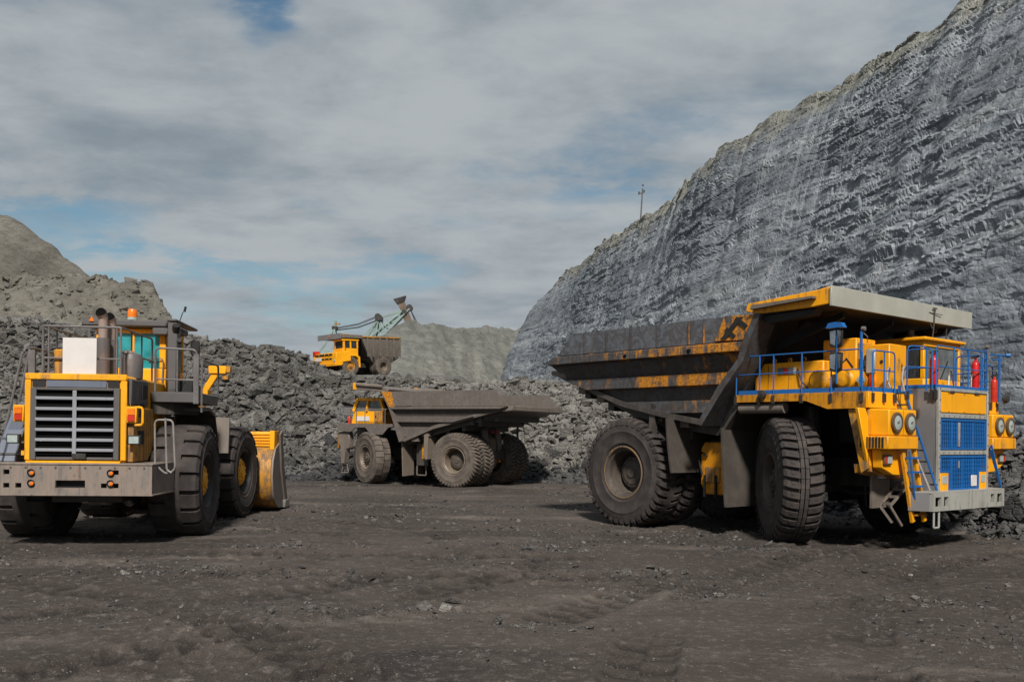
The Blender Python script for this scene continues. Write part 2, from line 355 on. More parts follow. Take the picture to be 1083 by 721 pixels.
class G:
    """collects shapes and builds ONE mesh object"""
    def __init__(s): s.v = []; s.f = []
    def add(s, vs, fs):
        o = len(s.v); s.v += [tuple(map(float, v)) for v in vs]; s.f += [tuple(i + o for i in f) for f in fs]; return s
    def box(s, x0, x1, y0, y1, z0, z1):
        return s.add([(x0,y0,z0),(x1,y0,z0),(x1,y1,z0),(x0,y1,z0),(x0,y0,z1),(x1,y0,z1),(x1,y1,z1),(x0,y1,z1)],
                     [(0,3,2,1),(4,5,6,7),(0,1,5,4),(1,2,6,5),(2,3,7,6),(3,0,4,7)])
    def bar(s, p, q, w, h=None, up=(0, 0, 1)):
        h = h or w; p = Vector(p); q = Vector(q); d = (q - p).normalized(); u = Vector(up)
        if abs(d.dot(u)) > 0.95: u = Vector((1, 0, 0))
        a = d.cross(u).normalized(); b = a.cross(d).normalized(); a *= w / 2; b *= h / 2
        return s.add([p-a-b, p+a-b, p+a+b, p-a+b, q-a-b, q+a-b, q+a+b, q-a+b],
                     [(0,3,2,1),(4,5,6,7),(0,1,5,4),(1,2,6,5),(2,3,7,6),(3,0,4,7)])
    def tube(s, pts, r, n=7, cap=True):
        pts = [Vector(p) for p in pts]; vs = []; fs = []
        for i, p in enumerate(pts):
            d = (pts[min(i+1, len(pts)-1)] - pts[max(i-1, 0)]).normalized()
            u = Vector((0, 0, 1)) if abs(d.z) < 0.9 else Vector((1, 0, 0))
            a = d.cross(u).normalized(); b = a.cross(d)
            rr = r[i] if isinstance(r, (list, tuple)) else r
            vs += [p + a * (rr * cos(2*pi*k/n)) + b * (rr * sin(2*pi*k/n)) for k in range(n)]
        for i in range(len(pts) - 1):
            for k in range(n): fs.append((i*n+k, i*n+(k+1) % n, (i+1)*n+(k+1) % n, (i+1)*n+k))
        if cap: fs.append(tuple(range(n-1, -1, -1))); fs.append(tuple(range((len(pts)-1)*n, len(pts)*n)))
        return s.add(vs, fs)
    def cyl(s, p, q, r, r2=None, n=20):
        return s.tube([p, q], [r, r if r2 is None else r2], n)
    def prism(s, poly, axis, a0, a1):
        """poly in the two remaining axes (x,z for 'y'; y,z for 'x'; x,y for 'z')"""
        def P(u, v, a): return {'y': (u, a, v), 'x': (a, u, v), 'z': (u, v, a)}[axis]
        n = len(poly)
        vs = [P(u, v, a0) for u, v in poly] + [P(u, v, a1) for u, v in poly]
        fs = [tuple(range(n)), tuple(range(2*n-1, n-1, -1))] + [(i, i+n, (i+1) % n + n, (i+1) % n) for i in range(n)]
        return s.add(vs, fs)
    def hull8(s, a, b):
        """two quads joined"""
        return s.add(list(a) + list(b), [(0,1,2,3),(7,6,5,4)] + [(i, i+4, (i+1) % 4 + 4, (i+1) % 4) for i in range(4)])
    def lathe(s, prof, axis='y', c=(0, 0, 0), n=48):
        """prof: (radius, along-axis)"""
        vs = []; fs = []; m = len(prof)
        for i in range(n):
            a = 2*pi*i/n
            for r, h in prof:
                u, v = r*cos(a), r*sin(a)
                vs.append({'y': (c[0]+u, c[1]+h, c[2]+v), 'z': (c[0]+u, c[1]+v, c[2]+h), 'x': (c[0]+h, c[1]+u, c[2]+v)}[axis])
        for i in range(n):
            j = (i+1) % n
            for k in range(m-1): fs.append((i*m+k, j*m+k, j*m+k+1, i*m+k+1))
        return s.add(vs, fs)
    def mesh(s, name, mat, smooth=True, angle=35):
        me = bpy.data.meshes.new(name); me.from_pydata(s.v, [], s.f); me.materials.append(mat)
        bm = bmesh.new(); bm.from_mesh(me)
        bmesh.ops.recalc_face_normals(bm, faces=bm.faces)
        bm.to_mesh(me); bm.free()
        if smooth:
            me.polygons.foreach_set('use_smooth', [True]*len(me.polygons)); me.set_sharp_from_angle(angle=R(angle))
        me.update()
        return me
    def build(s, name, mat, parent=None, bevel=0.0, smooth=True, seg=1):
        o = bpy.data.objects.new(name, s.mesh(name, mat, smooth)); C.objects.link(o)
        if parent: o.parent = parent
        if bevel:
            b = o.modifiers.new('bevel', 'BEVEL'); b.width = bevel; b.segments = seg; b.limit_method = 'ANGLE'; b.angle_limit = R(40)
        return o

def holed_plate(g, x0, x1, ys, zs, holes):
    """a plate in the y-z plane made of cells, the cells listed in holes left open"""
    for i in range(len(ys)-1):
        for j in range(len(zs)-1):
            if (i, j) not in holes: g.box(x0, x1, ys[i], ys[i+1], zs[j], zs[j+1])
    return g

def arc(c, r, a0, a1, n, f):
    return [f(c[0] + r*cos(a0+(a1-a0)*i/n), c[1] + r*sin(a0+(a1-a0)*i/n)) for i in range(n+1)]

def rail_loop(pts, rad=0.12, n=4):
    """polyline with rounded inner corners"""
    pts = [Vector(p) for p in pts]; res = [pts[0]]
    for i in range(1, len(pts)-1):
        a = (pts[i-1]-pts[i]); b = (pts[i+1]-pts[i]); ra = min(rad, a.length*0.45, b.length*0.45)
        p0 = pts[i] + a.normalized()*ra; p1 = pts[i] + b.normalized()*ra
        for k in range(n+1):
            u = k/n; res.append(p0*(1-u)**2 + pts[i]*2*u*(1-u) + p1*u*u)
    res.append(pts[-1]); return res

# ------------------------------------------------------------------ noise for terrain
def _h(ix, iy, iz, seed):
    h = (ix.astype(np.int64)*374761393 + iy.astype(np.int64)*668265263 + iz.astype(np.int64)*2147483647 + seed*974634721) & 0xFFFFFFFF
    h = ((h ^ (h >> 13)) * 1274126177) & 0xFFFFFFFF
    h = ((h ^ (h >> 16)) * 2246822519) & 0xFFFFFFFF
    return ((h ^ (h >> 15)) & 0xFFFFFF) / float(0xFFFFFF)
def vnoise(x, y, z=0.0, seed=0):
    x, y, z = np.broadcast_arrays(np.asarray(x, float), np.asarray(y, float), np.asarray(z, float))
    ix, iy, iz = np.floor(x), np.floor(y), np.floor(z); fx, fy, fz = x-ix, y-iy, z-iz
    fx = fx*fx*fx*(fx*(fx*6-15)+10); fy = fy*fy*fy*(fy*(fy*6-15)+10); fz = fz*fz*fz*(fz*(fz*6-15)+10)
    r = 0
    for a in (0, 1):
        for b in (0, 1):
            for c in (0, 1):
                r = r + _h(ix+a, iy+b, iz+c, seed) * (fx if a else 1-fx) * (fy if b else 1-fy) * (fz if c else 1-fz)
    return r*2-1
def fbm(x, y, z=0.0, oct=5, seed=0, gain=0.5):
    r = 0; a = 1.0; k = 1.0
    for i in range(oct):
        r = r + a*vnoise(np.asarray(x)*k+i*17.3, np.asarray(y)*k-i*9.1, np.asarray(z)*k+i*5.7, seed+i); a *= gain; k *= 2.03
    return r
def cells(x, y, seed=0, tilt=0.6):
    """2-D broken plates: a step height per cell plus a tilt inside it, and the gap to the next cell"""
    x, y = np.broadcast_arrays(np.asarray(x, float), np.asarray(y, float))
    ix, iy = np.floor(x), np.floor(y); z0 = np.zeros_like(ix)
    d1 = np.full(x.shape, 9.0); d2 = np.full(x.shape, 9.0); val = np.zeros(x.shape)
    for a in (-1, 0, 1):
        for b in (-1, 0, 1):
            cx, cy = ix+a, iy+b
            jx = cx + _h(cx, cy, z0, seed+1); jy = cy + _h(cx, cy, z0, seed+2)
            dx, dy = x-jx, y-jy; d = np.hypot(dx, dy)
            v = _h(cx, cy, z0, seed+3)*2-1 + tilt*(dx*(_h(cx, cy, z0, seed+4)*2-1) + dy*(_h(cx, cy, z0, seed+5)*2-1))*2
            near = d < d1
            d2 = np.where(near, d1, np.minimum(d2, d)); val = np.where(near, v, val); d1 = np.where(near, d, d1)
    return val, d2-d1
def smooth01(x): x = np.clip(x, 0, 1); return x*x*(3-2*x)

def grid_faces(r, c):
    i = np.arange(r-1)[:, None]*c + np.arange(c-1)[None, :]
    return np.stack([i, i+1, i+1+c, i+c], -1).reshape(-1, 4)

# ------------------------------------------------------------------ TERRAIN
TRACKS = [  # tyre tracks in the yard: circle centre, radius, start and end angle (deg), width
    ((-9.0, 20.0), 5.6, -85, 85, 0.7), ((-9.0, 20.0), 7.9, -75, 75, 0.7), ((-26.7, 30.4), 30.0, -55, -8, 0.7), ((-26.7, 30.4), 32.5, -55, -8, 0.7),
    ((-3.0, 60.0), 41.0, 238, 285, 0.75), ((-3.0, 60.0), 43.4, 238, 285, 0.75), ((22.0, 6.0), 21.0, 100, 175, 0.7), ((22.0, 6.0), 18.5, 100, 175, 0.7), ((-14.0, 2.0), 14.5, 15, 85, 0.7)]
def ground_z(x, y):
    x = np.asarray(x, float); y = np.asarray(y, float)
    z = 0.05*fbm(x*0.22, y*0.3, 0, 4, 3) + 0.024*fbm(x*1.3, y*2.0, 0, 5, 21)
    for (cx, cy), r, a0, a1, w in TRACKS:
        d = np.hypot(x-cx, y-cy)-r; a = np.degrees(np.arctan2(y-cy, x-cx)) % 360
        a0_, a1_ = a0 % 360, a1 % 360
        ins = (a > a0_) & (a < a1_) if a0_ < a1_ else (a > a0_) | (a < a1_)
        pres = smooth01((fbm(x*0.3+cx, y*0.45, 0, 3, 5)+0.55)*1.3)*ins
        s = np.abs(d)/w
        lug = 0.5+0.5*np.tanh(2.5*np.sin(np.radians(a)*r/0.46*2*pi + np.sign(d)*1.2 + s*2.5))
        z = z + pres*(smooth01((0.62-s)/0.16)*(-0.016-0.05*lug) + 0.036*np.exp(-((s-0.62)/0.12)**2))
    c, e = cells(x*5.0, y*5.0, 40)
    clod = smooth01((fbm(x*0.5, y*0.8, 0, 3, 77)-0.15)*2.2)
    z = z + clod*(0.026*c + 0.018*fbm(x*6, y*6, 0, 3, 31))
    keep = smooth01((np.abs(y)-3)/4) if False else 1.0
    return z*keep
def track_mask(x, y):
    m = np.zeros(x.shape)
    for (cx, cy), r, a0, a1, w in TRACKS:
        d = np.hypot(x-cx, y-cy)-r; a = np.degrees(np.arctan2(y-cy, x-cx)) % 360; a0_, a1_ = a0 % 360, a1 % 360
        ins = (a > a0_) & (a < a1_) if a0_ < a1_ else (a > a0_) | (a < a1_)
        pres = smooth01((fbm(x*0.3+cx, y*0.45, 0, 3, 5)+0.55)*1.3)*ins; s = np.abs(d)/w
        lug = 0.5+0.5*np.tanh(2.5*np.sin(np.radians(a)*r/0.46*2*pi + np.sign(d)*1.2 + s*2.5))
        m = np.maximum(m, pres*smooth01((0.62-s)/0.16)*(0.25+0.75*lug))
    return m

yr = np.concatenate([np.linspace(-160, 5, 22)[:-1], 5*np.power(60/5, np.linspace(0, 1, 640)), np.linspace(66, 1600, 24)])
ur = np.concatenate([[-60, -20, -6, -2.4, -1.4], np.linspace(-0.95, 0.95, 560), [1.4, 2.4, 6, 20, 60]])
gx = ur[None, :]*np.maximum(yr, 8)[:, None]; gy = np.repeat(yr[:, None], len(ur), 1)
gz = ground_z(gx, gy)
far = (np.abs(gx) > 70) | (gy > 66) | (gy < 4)
gz = np.where(far, -0.02, gz)
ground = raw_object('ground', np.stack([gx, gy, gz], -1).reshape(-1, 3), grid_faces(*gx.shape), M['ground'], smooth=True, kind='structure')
at_ = ground.data.attributes.new('pressed_shade', 'FLOAT', 'POINT'); at_.data.foreach_set('value', np.where(far, 0, track_mask(gx, gy)).astype(np.float32).ravel())

# --- the rubble bank that closes the yard, and the terrace above it
BP = np.array([(-70, 40), (-32, 46), (-12, 50.5), (0, 51.5), (4.5, 49.5), (7.2, 43), (9.8, 35.5), (12.1, 29.5), (13.9, 24.5), (16.5, 17), (21, 5), (28, -16)], float)
BZ = np.array([9.0, 9.0, 7.0, 5.5, 5.3, 4.6, 4.0, 3.5, 3.3, 3.5, 4, 5], float)
def bank_field(x, y):
    best = np.full(x.shape, 1e9); pos = np.zeros(x.shape); side = np.zeros(x.shape)
    for i in range(len(BP)-1):
        a, b = BP[i], BP[i+1]; d = b-a; L = np.hypot(*d)
        tt = np.clip(((x-a[0])*d[0] + (y-a[1])*d[1])/L**2, 0, 1)
        ex, ey = x-(a[0]+tt*d[0]), y-(a[1]+tt*d[1]); q = np.hypot(ex, ey)
        cr = (d[0]*ey - d[1]*ex)/L
        n = q < best
        best = np.where(n, q, best); pos = np.where(n, i+tt, pos); side = np.where(n, np.sign(cr), side)
    return best*side, pos
CREST_X = np.array([-40, -30, -18.6, -15.4, -13.2, -12.2, -11.6, -10.2, -8.5, -6.3, -3, 3.2, 5, 30.])
CREST_Z = np.array([9.5, 9.2, 8.0, 7.85, 7.45, 6.65, 6.1, 5.85, 5.75, 5.6, 5.5, 5.4, 5.3, 5.3])
def bank_z(x, y, detail=True):
    d, pos = bank_field(x, y)
    zc = np.interp(pos, np.arange(len(BZ)), BZ)
    zc = np.where(pos < 4.0, np.interp(x, CREST_X, CREST_Z), zc)
    if detail:
        zc = zc + 0.30*fbm(x*0.35, y*0.35, 0, 4, 12)
        d = d + 0.7*fbm(x*0.28, y*0.28, 0, 4, 9)
    steep = np.where(pos < 5, 1.0, 0.72)
    z = d*steep
    run = zc/steep
    zp = np.interp(x, [-30, -19, -6, -1, 60], [0, 0, 0, 5.4, 5.4])*0
    left = smooth01((-1-x)/5)
    zp = left*(5.9 + 0.064*(y-57)) + (1-left)*5.4
    beh = smooth01((d-run-1.0)/14)
    top = np.where(pos < 4.2, zc*(1-beh) + zp*beh, zc)
    k = 0.5
    zz = np.minimum(z, top) - 0.25*np.exp(-((d-run)/0.7)**2)
    if detail:
        on = smooth01(d/0.8)
        flat = smooth01((d-run-1)/2.0)
        amp = on*(1-0.75*flat)
        c1, _ = cells(x*0.95+0.3*z, y*0.95, 60); c2, _ = cells(x*2.2, y*2.2+0.4*z, 61); c3, _ = cells(x*4.6, y*4.6, 62)
        zz = zz + amp*(0.10*c1 + 0.09*c2 + 0.05*c3 + 0.18*fbm(x*0.7, y*0.7, 0, 4, 63))
    return np.where(d < -0.6, -0.4, zz)
bx = np.linspace(-34, 24, 620); by = np.concatenate([np.linspace(14, 44, 150)[:-1], np.linspace(44, 62, 200)[:-1], np.linspace(62, 170, 60)])
X, Y = np.meshgrid(bx, by)
Z = bank_z(X, Y)
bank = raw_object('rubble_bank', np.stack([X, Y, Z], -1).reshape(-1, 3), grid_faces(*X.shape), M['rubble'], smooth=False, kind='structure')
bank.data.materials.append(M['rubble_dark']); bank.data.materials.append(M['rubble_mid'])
fc = np.stack([X, Y, Z], -1); fcx = (fc[:-1, :-1, 0]+fc[1:, 1:, 0])/2; fcy = (fc[:-1, :-1, 1]+fc[1:, 1:, 1])/2; fcz = (fc[:-1, :-1, 2]+fc[1:, 1:, 2])/2
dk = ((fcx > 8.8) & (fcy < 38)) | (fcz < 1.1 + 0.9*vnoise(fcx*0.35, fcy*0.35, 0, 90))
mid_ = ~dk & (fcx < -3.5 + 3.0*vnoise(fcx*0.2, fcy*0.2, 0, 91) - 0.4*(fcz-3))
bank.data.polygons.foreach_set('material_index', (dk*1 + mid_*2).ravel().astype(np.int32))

# --- the cliff on the right: crest and foot curves, level beds in between
CY = np.array([-60, -20, 8, 25, 41, 45.6, 54.5, 59.1, 67.7, 79.2, 90.5, 100, 112, 120, 125, 128, 130, 132, 138, 150])
CXC = np.array([40, 34, 28.5, 25, 22.4, 21.4, 19.8, 18.2, 15.6, 14.1, 12.5, 10.9, 8.7, 6.4, 4.2, 2.0, 0.5, -0.7, -3.5, -8])
CZC = np.array([23.4]*12 + [23.6, 23.5, 21.7, 19.1, 15.8, 11.8, 5.0, -2])
FY = np.array([-62, -22, 5, 20, 36, 40.6, 48.5, 53, 61.5, 73, 85, 94, 105, 112, 116, 119, 122, 125, 133, 146])
FX = np.array([30, 24.5, 19.5, 16.4, 12.8, 12.2, 10.8, 9.6, 7.6, 6.6, 5.0, 3.4, 1.2, -0.4, -1.6, -2.6, -3.4, -4.2, -6.5, -10])
NS, NT = 860, 250
cum = np.concatenate([[0], np.cumsum(np.hypot(np.diff(CXC), np.diff(CY)))])
# finer where it stands near the yard
sp = np.interp(np.linspace(0, 1, NS), [0, 0.07, 0.62, 0.93, 1], [0, np.interp(14, CY, cum), np.interp(62, CY, cum), np.interp(133, CY, cum), cum[-1]])
cx, cy = np.interp(sp, cum, CXC), np.interp(sp, cum, CY); fx, fy = np.interp(sp, cum, FX), np.interp(sp, cum, FY)
ker = np.hanning(15); ker /= ker.sum()
sm = lambda a: np.convolve(np.pad(a, 7, mode='edge'), ker, 'valid')
cx, cy, fx, fy = map(sm, (cx, cy, fx, fy))
cz = sm(np.interp(sp, cum, CZC)) + 0.30*fbm(sp*0.55, 0, 0, 5, 5, 0.6); fz = np.full(NS, -0.5)
tt = np.linspace(0, 1, NT)
prof = tt**1.0
xx = fx[:, None] + (cx-fx)[:, None]*(0.90*prof**0.93 + 0.10*prof**3)[None, :]
yy = fy[:, None] + (cy-fy)[:, None]*prof[None, :]
zz = fz[:, None] + (cz-fz)[:, None]*tt[None, :]
tx, ty = np.gradient(cx), np.gradient(cy); L = np.hypot(tx, ty); nx, ny = -ty/L, tx/L     # outward (towards the yard)
nx, ny = np.where(nx > 0, nx, nx), ny
SS = np.repeat(sp[:, None], NT, 1)
bed = zz + 0.035*SS + 0.5*fbm(SS*0.06, zz*0.1, 0, 3, 30)
bed = bed + 0.10*fbm(SS*0.35, zz*0.9, 0, 4, 37)
SW = SS + 1.0*fbm(SS*0.28, zz*0.45, 0, 4, 38)
lay, _ = cells(bed*0.62, SW*0.055, 70, 0.4); lay2, _ = cells(bed*1.7, SW*0.17, 71, 0.35)
b1, g1 = cells(SW*0.34+bed*0.15, bed*0.9, 72); b2, g2 = cells(SW*0.9, bed*2.3, 73, 0.3)
rugged = 0.30 + 0.60*smooth01(0.45+0.9*fbm(SS*0.09, zz*0.16, 0, 4, 33))
lay3, _ = cells(bed*3.4, SW*0.24, 76, 0.35); lay4, _ = cells(bed*6.5, SW*0.5, 77, 0.3)
dd = 0.45*fbm(SS*0.06, zz*0.09, 0, 3, 34) + rugged*(0.11*lay + 0.085*lay2 + 0.060*lay3 + 0.030*lay4 + 0.045*b1 + 0.016*b2) + 0.05*fbm(SS*0.8, zz*1.9, 0, 5, 35) - 0.05*rugged*np.exp(-(g1/0.08)**2)
px2 = xx + nx[:, None]*dd; py2 = yy + ny[:, None]*dd; pz2 = zz + 0.12*b1*np.sin(tt*pi)[None, :]
# crest shelf running back
kb = np.array([0.35, 0.9, 1.8, 3.5, 7, 14, 30]); sx = px2[:, -1:] - nx[:, None]*kb; sy = py2[:, -1:] - ny[:, None]*kb
sz = pz2[:, -1:] + 0.30*fbm(sx*0.5, sy*0.5, 0, 4, 44)*np.minimum(kb, 1.5)/1.5 - 0.02*kb
P3 = np.stack([np.concatenate([px2, sx], 1), np.concatenate([py2, sy], 1), np.concatenate([pz2, sz], 1)], -1)
cliff = raw_object('cliff', P3.reshape(-1, 3), grid_faces(NS, NT+len(kb)), M['cliff'], smooth=False, kind='structure')
def cliff_point(u_):
    yy_ = P3[:, NT-1, 1]
    i = int(np.argmin(np.abs(P3[:, NT-1, 0]/yy_-u_) + 10*((yy_ < 20) | (yy_ > 112))))
    return P3[i, NT-1]

# --- spoil heaps
def heap(name, x0, x1, y0, y1, nx_, ny_, fn, mat):
    X, Y = np.meshgrid(np.linspace(x0, x1, nx_), np.linspace(y0, y1, ny_))
    Z = fn(X, Y)
    return raw_object(name, np.stack([X, Y, Z], -1).reshape(-1, 3), grid_faces(*X.shape), mat, smooth=True, kind='structure')
def far_fn(X, Y):     # the pale slope between the shovel and the cliff, crest at about 142 m
    cr = np.interp(X, [-32, -25, -21.5, -20, -18.2, -15.8, -13.7, -10.1, -5.9, -0.2, 4, 9, 20], [7, 8.6, 11.8, 13.6, 15.2, 16.7, 18.2, 17.6, 17.4, 18.5, 19.4, 19.5, 18])
    cr = cr + 0.30*fbm(X*0.4, Y*0.12, 0, 4, 50)
    kx = smooth01((X+15)/19); yb = 114 + 20*kx; cr = cr*(1+0.12*kx)
    up = (Y-yb)*0.62 + 7.5
    z = np.minimum(up, cr - np.maximum(Y-(143+9*kx), 0)*0.55)
    gully = np.abs(fbm(X*0.22+0.02*Y, Y*0.03, 0, 4, 51))
    return z + smooth01((Y-yb+2)/6)*(0.55*gully + 0.28*fbm(X*0.7, Y*0.7, 0, 4, 52)) - 0.3
heap('far_spoil_slope', -36, 24, 108, 190, 260, 200, far_fn, M['far_heap'])
def left_fn(X, Y):    # flat-topped heap behind the loader
    top = 12.75 + 0.16*fbm(X*0.16, Y*0.16, 0, 5, 55) + 0.03*np.maximum(-24-X, 0)
    front = (Y-52.5 + 1.6*fbm(X*0.13, Y*0.13, 0, 4, 56))*0.78 + 3.0
    right = (-23.0 - 0.40*(Y-66) - X + 0.35*fbm(X*0.3, Y*0.3, 0, 4, 57))*3.2 + 6.6
    back = (120-Y)*1.2
    z = np.minimum(np.minimum(top, front), np.minimum(right, back))
    c1, _ = cells(X*0.55, Y*0.55, 58); c2, _ = cells(X*1.5, Y*1.5, 59)
    gl = np.abs(fbm(X*0.3, Y*0.06, 0, 4, 60))
    return z + 0.22*c1 + 0.13*c2 + 0.5*fbm(X*0.45, Y*0.45, 0, 5, 61)*0.6 - 0.4*gl
heap('near_spoil_heap', -75, -18, 50, 112, 460, 330, left_fn, M['heap'])
def left_far_fn(X, Y):
    cr = 2.5 + 150*np.interp(X/150, [-1.2, -0.75, -0.545, -0.50, -0.45, -0.38, -0.30], [0.30, 0.29, 0.232, 0.203, 0.160, 0.098, 0.03])
    z = np.minimum(cr, cr - 2 - (150-Y)*0.60) - np.maximum(Y-152, 0)*0.5
    gl = np.abs(fbm(X*0.12, Y*0.03, 0, 4, 65))
    return z + 0.9*gl + 0.45*fbm(X*0.3, Y*0.3, 0, 5, 66)
heap('far_spoil_hill', -190, -40, 100, 230, 260, 170, left_far_fn, M['heap'])
# the bare country behind the pit, out to the horizon
def plain_fn(X, Y): return 3.0 + 1.5*fbm(X*0.01, Y*0.01, 0, 3, 80)
heap('far_plain', -1500, 1500, 170, 3000, 60, 60, plain_fn, M['far_heap'])

# ------------------------------------------------------------------ WHEELS (axle along local y, outer side towards -y)
def tyre_mesh(name, Rr, W, rr, n, style, mat):
    g = G(); h = W/2
    base = 0.93 if style != 'smooth' else 0.97
    half = [(rr*0.97, 0.30*W), (rr, 0.40*W), (rr+0.06*(Rr-rr), 0.455*W), (rr+0.12*(Rr-rr), 0.475*W), (rr+0.135*(Rr-rr), 0.487*W), (rr+0.16*(Rr-rr), 0.487*W), (rr+0.175*(Rr-rr), 0.483*W), (rr+0.32*(Rr-rr), 0.507*W), (rr+0.5*(Rr-rr), 0.514*W), (rr+0.515*(Rr-rr), 0.522*W), (rr+0.54*(Rr-rr), 0.522*W), (rr+0.555*(Rr-rr), 0.513*W), (rr+0.62*(Rr-rr), 0.508*W),
            (Rr*0.875, 0.485*W), (Rr*0.925, 0.45*W), (Rr*base, 0.38*W), (Rr*(base+0.006), 0.2*W)]
    prof = [(r, -a) for r, a in half] + [(r, a) for r, a in reversed(half)]
    g.lathe(prof, n=72)
    def lug(a0, a1, s0, s1, sec, side):
        # sec: list of (axial fraction, outer radius, inner radius); s0/s1 skew per section
        k = len(sec); vs = []
        for (ax, ro, ri), sk in zip(sec, np.linspace(s0, s1, k)):
            for ang in (a0+sk, a1+sk):
                for r in (ri, ro): vs.append((r*cos(ang), side*ax*W, r*sin(ang)))
        fs = []
        for i in range(k-1):
            b = i*4; c = b+4
            fs += [(b+1, b+3, c+3, c+1), (b, b+1, c+1, c), (b+2, c+2, c+3, b+3)]
        fs += [(0, 2, 3, 1), ((k-1)*4, (k-1)*4+1, (k-1)*4+3, (k-1)*4+2)]
        g.add(vs, fs)
    p = 2*pi/n
    if style == 'haul':
        for side in (-1, 1):
            for i in range(n):
                a = i*p + (p*0.5 if side > 0 else 0)
                lug(a, a+p*0.56, 0, p*0.45, [(0.115, Rr, Rr*0.93), (0.30, Rr*0.998, Rr*0.93), (0.43, Rr*0.985, Rr*0.9), (0.50, Rr*0.935, Rr*0.88), (0.512, Rr*0.885, Rr*0.86)], side)
                lug(a+p*0.18, a+p*0.46, p*0.2, p*0.3, [(0.245, Rr*1.004, Rr*0.98), (0.33, Rr*1.003, Rr*0.98)], side)
        for side in (-1, 1):
            for i in range(n):
                a = i*p
                lug(a, a+p*0.95, 0, 0, [(0.012, Rr*0.997, Rr*0.93), (0.098, Rr*0.997, Rr*0.93)], side)
    elif style == 'rock':
        for side in (-1, 1):
            for i in range(n):
                a = i*p + (p*0.5 if side > 0 else 0)
                lug(a, a+p*0.60, 0, p*0.9, [(0.03, Rr, Rr*0.93), (0.25, Rr, Rr*0.93), (0.42, Rr*0.985, Rr*0.9), (0.50, Rr*0.93, Rr*0.87), (0.512, Rr*0.855, Rr*0.83)], side)
    elif style == 'rib':
        for side in (-1, 1):
            for i in range(n):
                a = i*p + (p*0.5 if side > 0 else 0)
                lug(a, a+p*0.90, 0, 0, [(0.03, Rr, Rr*0.93), (0.28, Rr, Rr*0.93), (0.44, Rr*0.985, Rr*0.9), (0.505, Rr*0.93, Rr*0.88)], side)
    elif style == 'loader':
        for side in (-1, 1):
            for i in range(n):
                a = i*p + (p*0.5 if side > 0 else 0)
                lug(a, a+p*0.72, 0, 0, [(0.14, Rr, Rr*0.92), (0.36, Rr*0.997, Rr*0.92), (0.455, Rr*0.98, Rr*0.9), (0.505, Rr*0.92, Rr*0.87)], side)
        g.lathe([(Rr*0.93, -0.155*W), (Rr*0.997, -0.145*W), (Rr, 0), (Rr*0.997, 0.145*W), (Rr*0.93, 0.155*W)], n=72)
    return g.mesh(name, mat, True, 30)

def rim_mesh(name, rr, W, kind, mat):
    g = G()
    if kind == 'deep':      # deep dish with the motor cover far inside
        g.lathe([(rr*1.03, -0.43*W), (rr*1.045, -0.455*W), (rr*1.0, -0.47*W), (rr*0.95, -0.45*W), (rr*0.93, -0.40*W), (rr*0.90, -0.385*W), (rr*0.86, -0.36*W), (rr*0.82, -0.1*W), (rr*0.78, 0.16*W), (rr*0.02, 0.2*W)], n=56)
    else:                   # shallow with a bolt flange
        g.lathe([(rr*1.03, -0.42*W), (rr*1.045, -0.45*W), (rr*0.98, -0.46*W), (rr*0.94, -0.42*W), (rr*0.90, -0.30*W), (rr*0.86, -0.22*W), (rr*0.62, -0.22*W), (rr*0.58, -0.26*W), (rr*0.02, -0.26*W)], n=56)
        for i in range(22):
            a = 2*pi*i/22; c = (rr*0.79*cos(a), -0.22*W, rr*0.79*sin(a))
            g.cyl((c[0], -0.30*W, c[2]), (c[0], -0.20*W, c[2]), rr*0.055, n=6)
    return g.mesh(name, mat, True, 30)

def hub_mesh(name, rr, W, kind, mat):
    g = G()
    if kind == 'deep':
        g.lathe([(rr*0.64, 0.19*W), (rr*0.62, -0.02*W), (rr*0.58, -0.04*W), (rr*0.50, -0.045*W), (rr*0.46, -0.075*W), (rr*0.24, -0.085*W), (rr*0.2, -0.12*W), (rr*0.01, -0.125*W)], n=40)
        for i in range(14):
            a = 2*pi*i/14; g.cyl((rr*0.54*cos(a), -0.06*W, rr*0.54*sin(a)), (rr*0.54*cos(a), 0, rr*0.54*sin(a)), rr*0.03, n=6)
    else:
        g.lathe([(rr*0.46, -0.2*W), (rr*0.44, -0.34*W), (rr*0.38, -0.38*W), (rr*0.2, -0.395*W), (rr*0.17, -0.43*W), (rr*0.01, -0.435*W)], n=36)
        for i in range(10):
            a = 2*pi*i/10; g.cyl((rr*0.3*cos(a), -0.41*W, rr*0.3*sin(a)), (rr*0.3*cos(a), -0.36*W, rr*0.3*sin(a)), rr*0.04, n=6)
    return g.mesh(name, mat, True, 30)

def place_wheel(root, meshes, x, y, r, steer=0.0, spin=0.0, left=False, ring=None):
    wv = empty('wheel', (x, y, r), steer + (pi if left else 0), root)
    wv.rotation_euler = (0, spin, steer + (pi if left else 0))
    for nm, me in meshes: link(nm, me, wv)
    return wv

def panel_lamp(g, y, z, x, r, depth=0.08):
    g.lathe([(0.001, x), (r, x), (r, x-depth)], axis='x', c=(0, y, z), n=24)

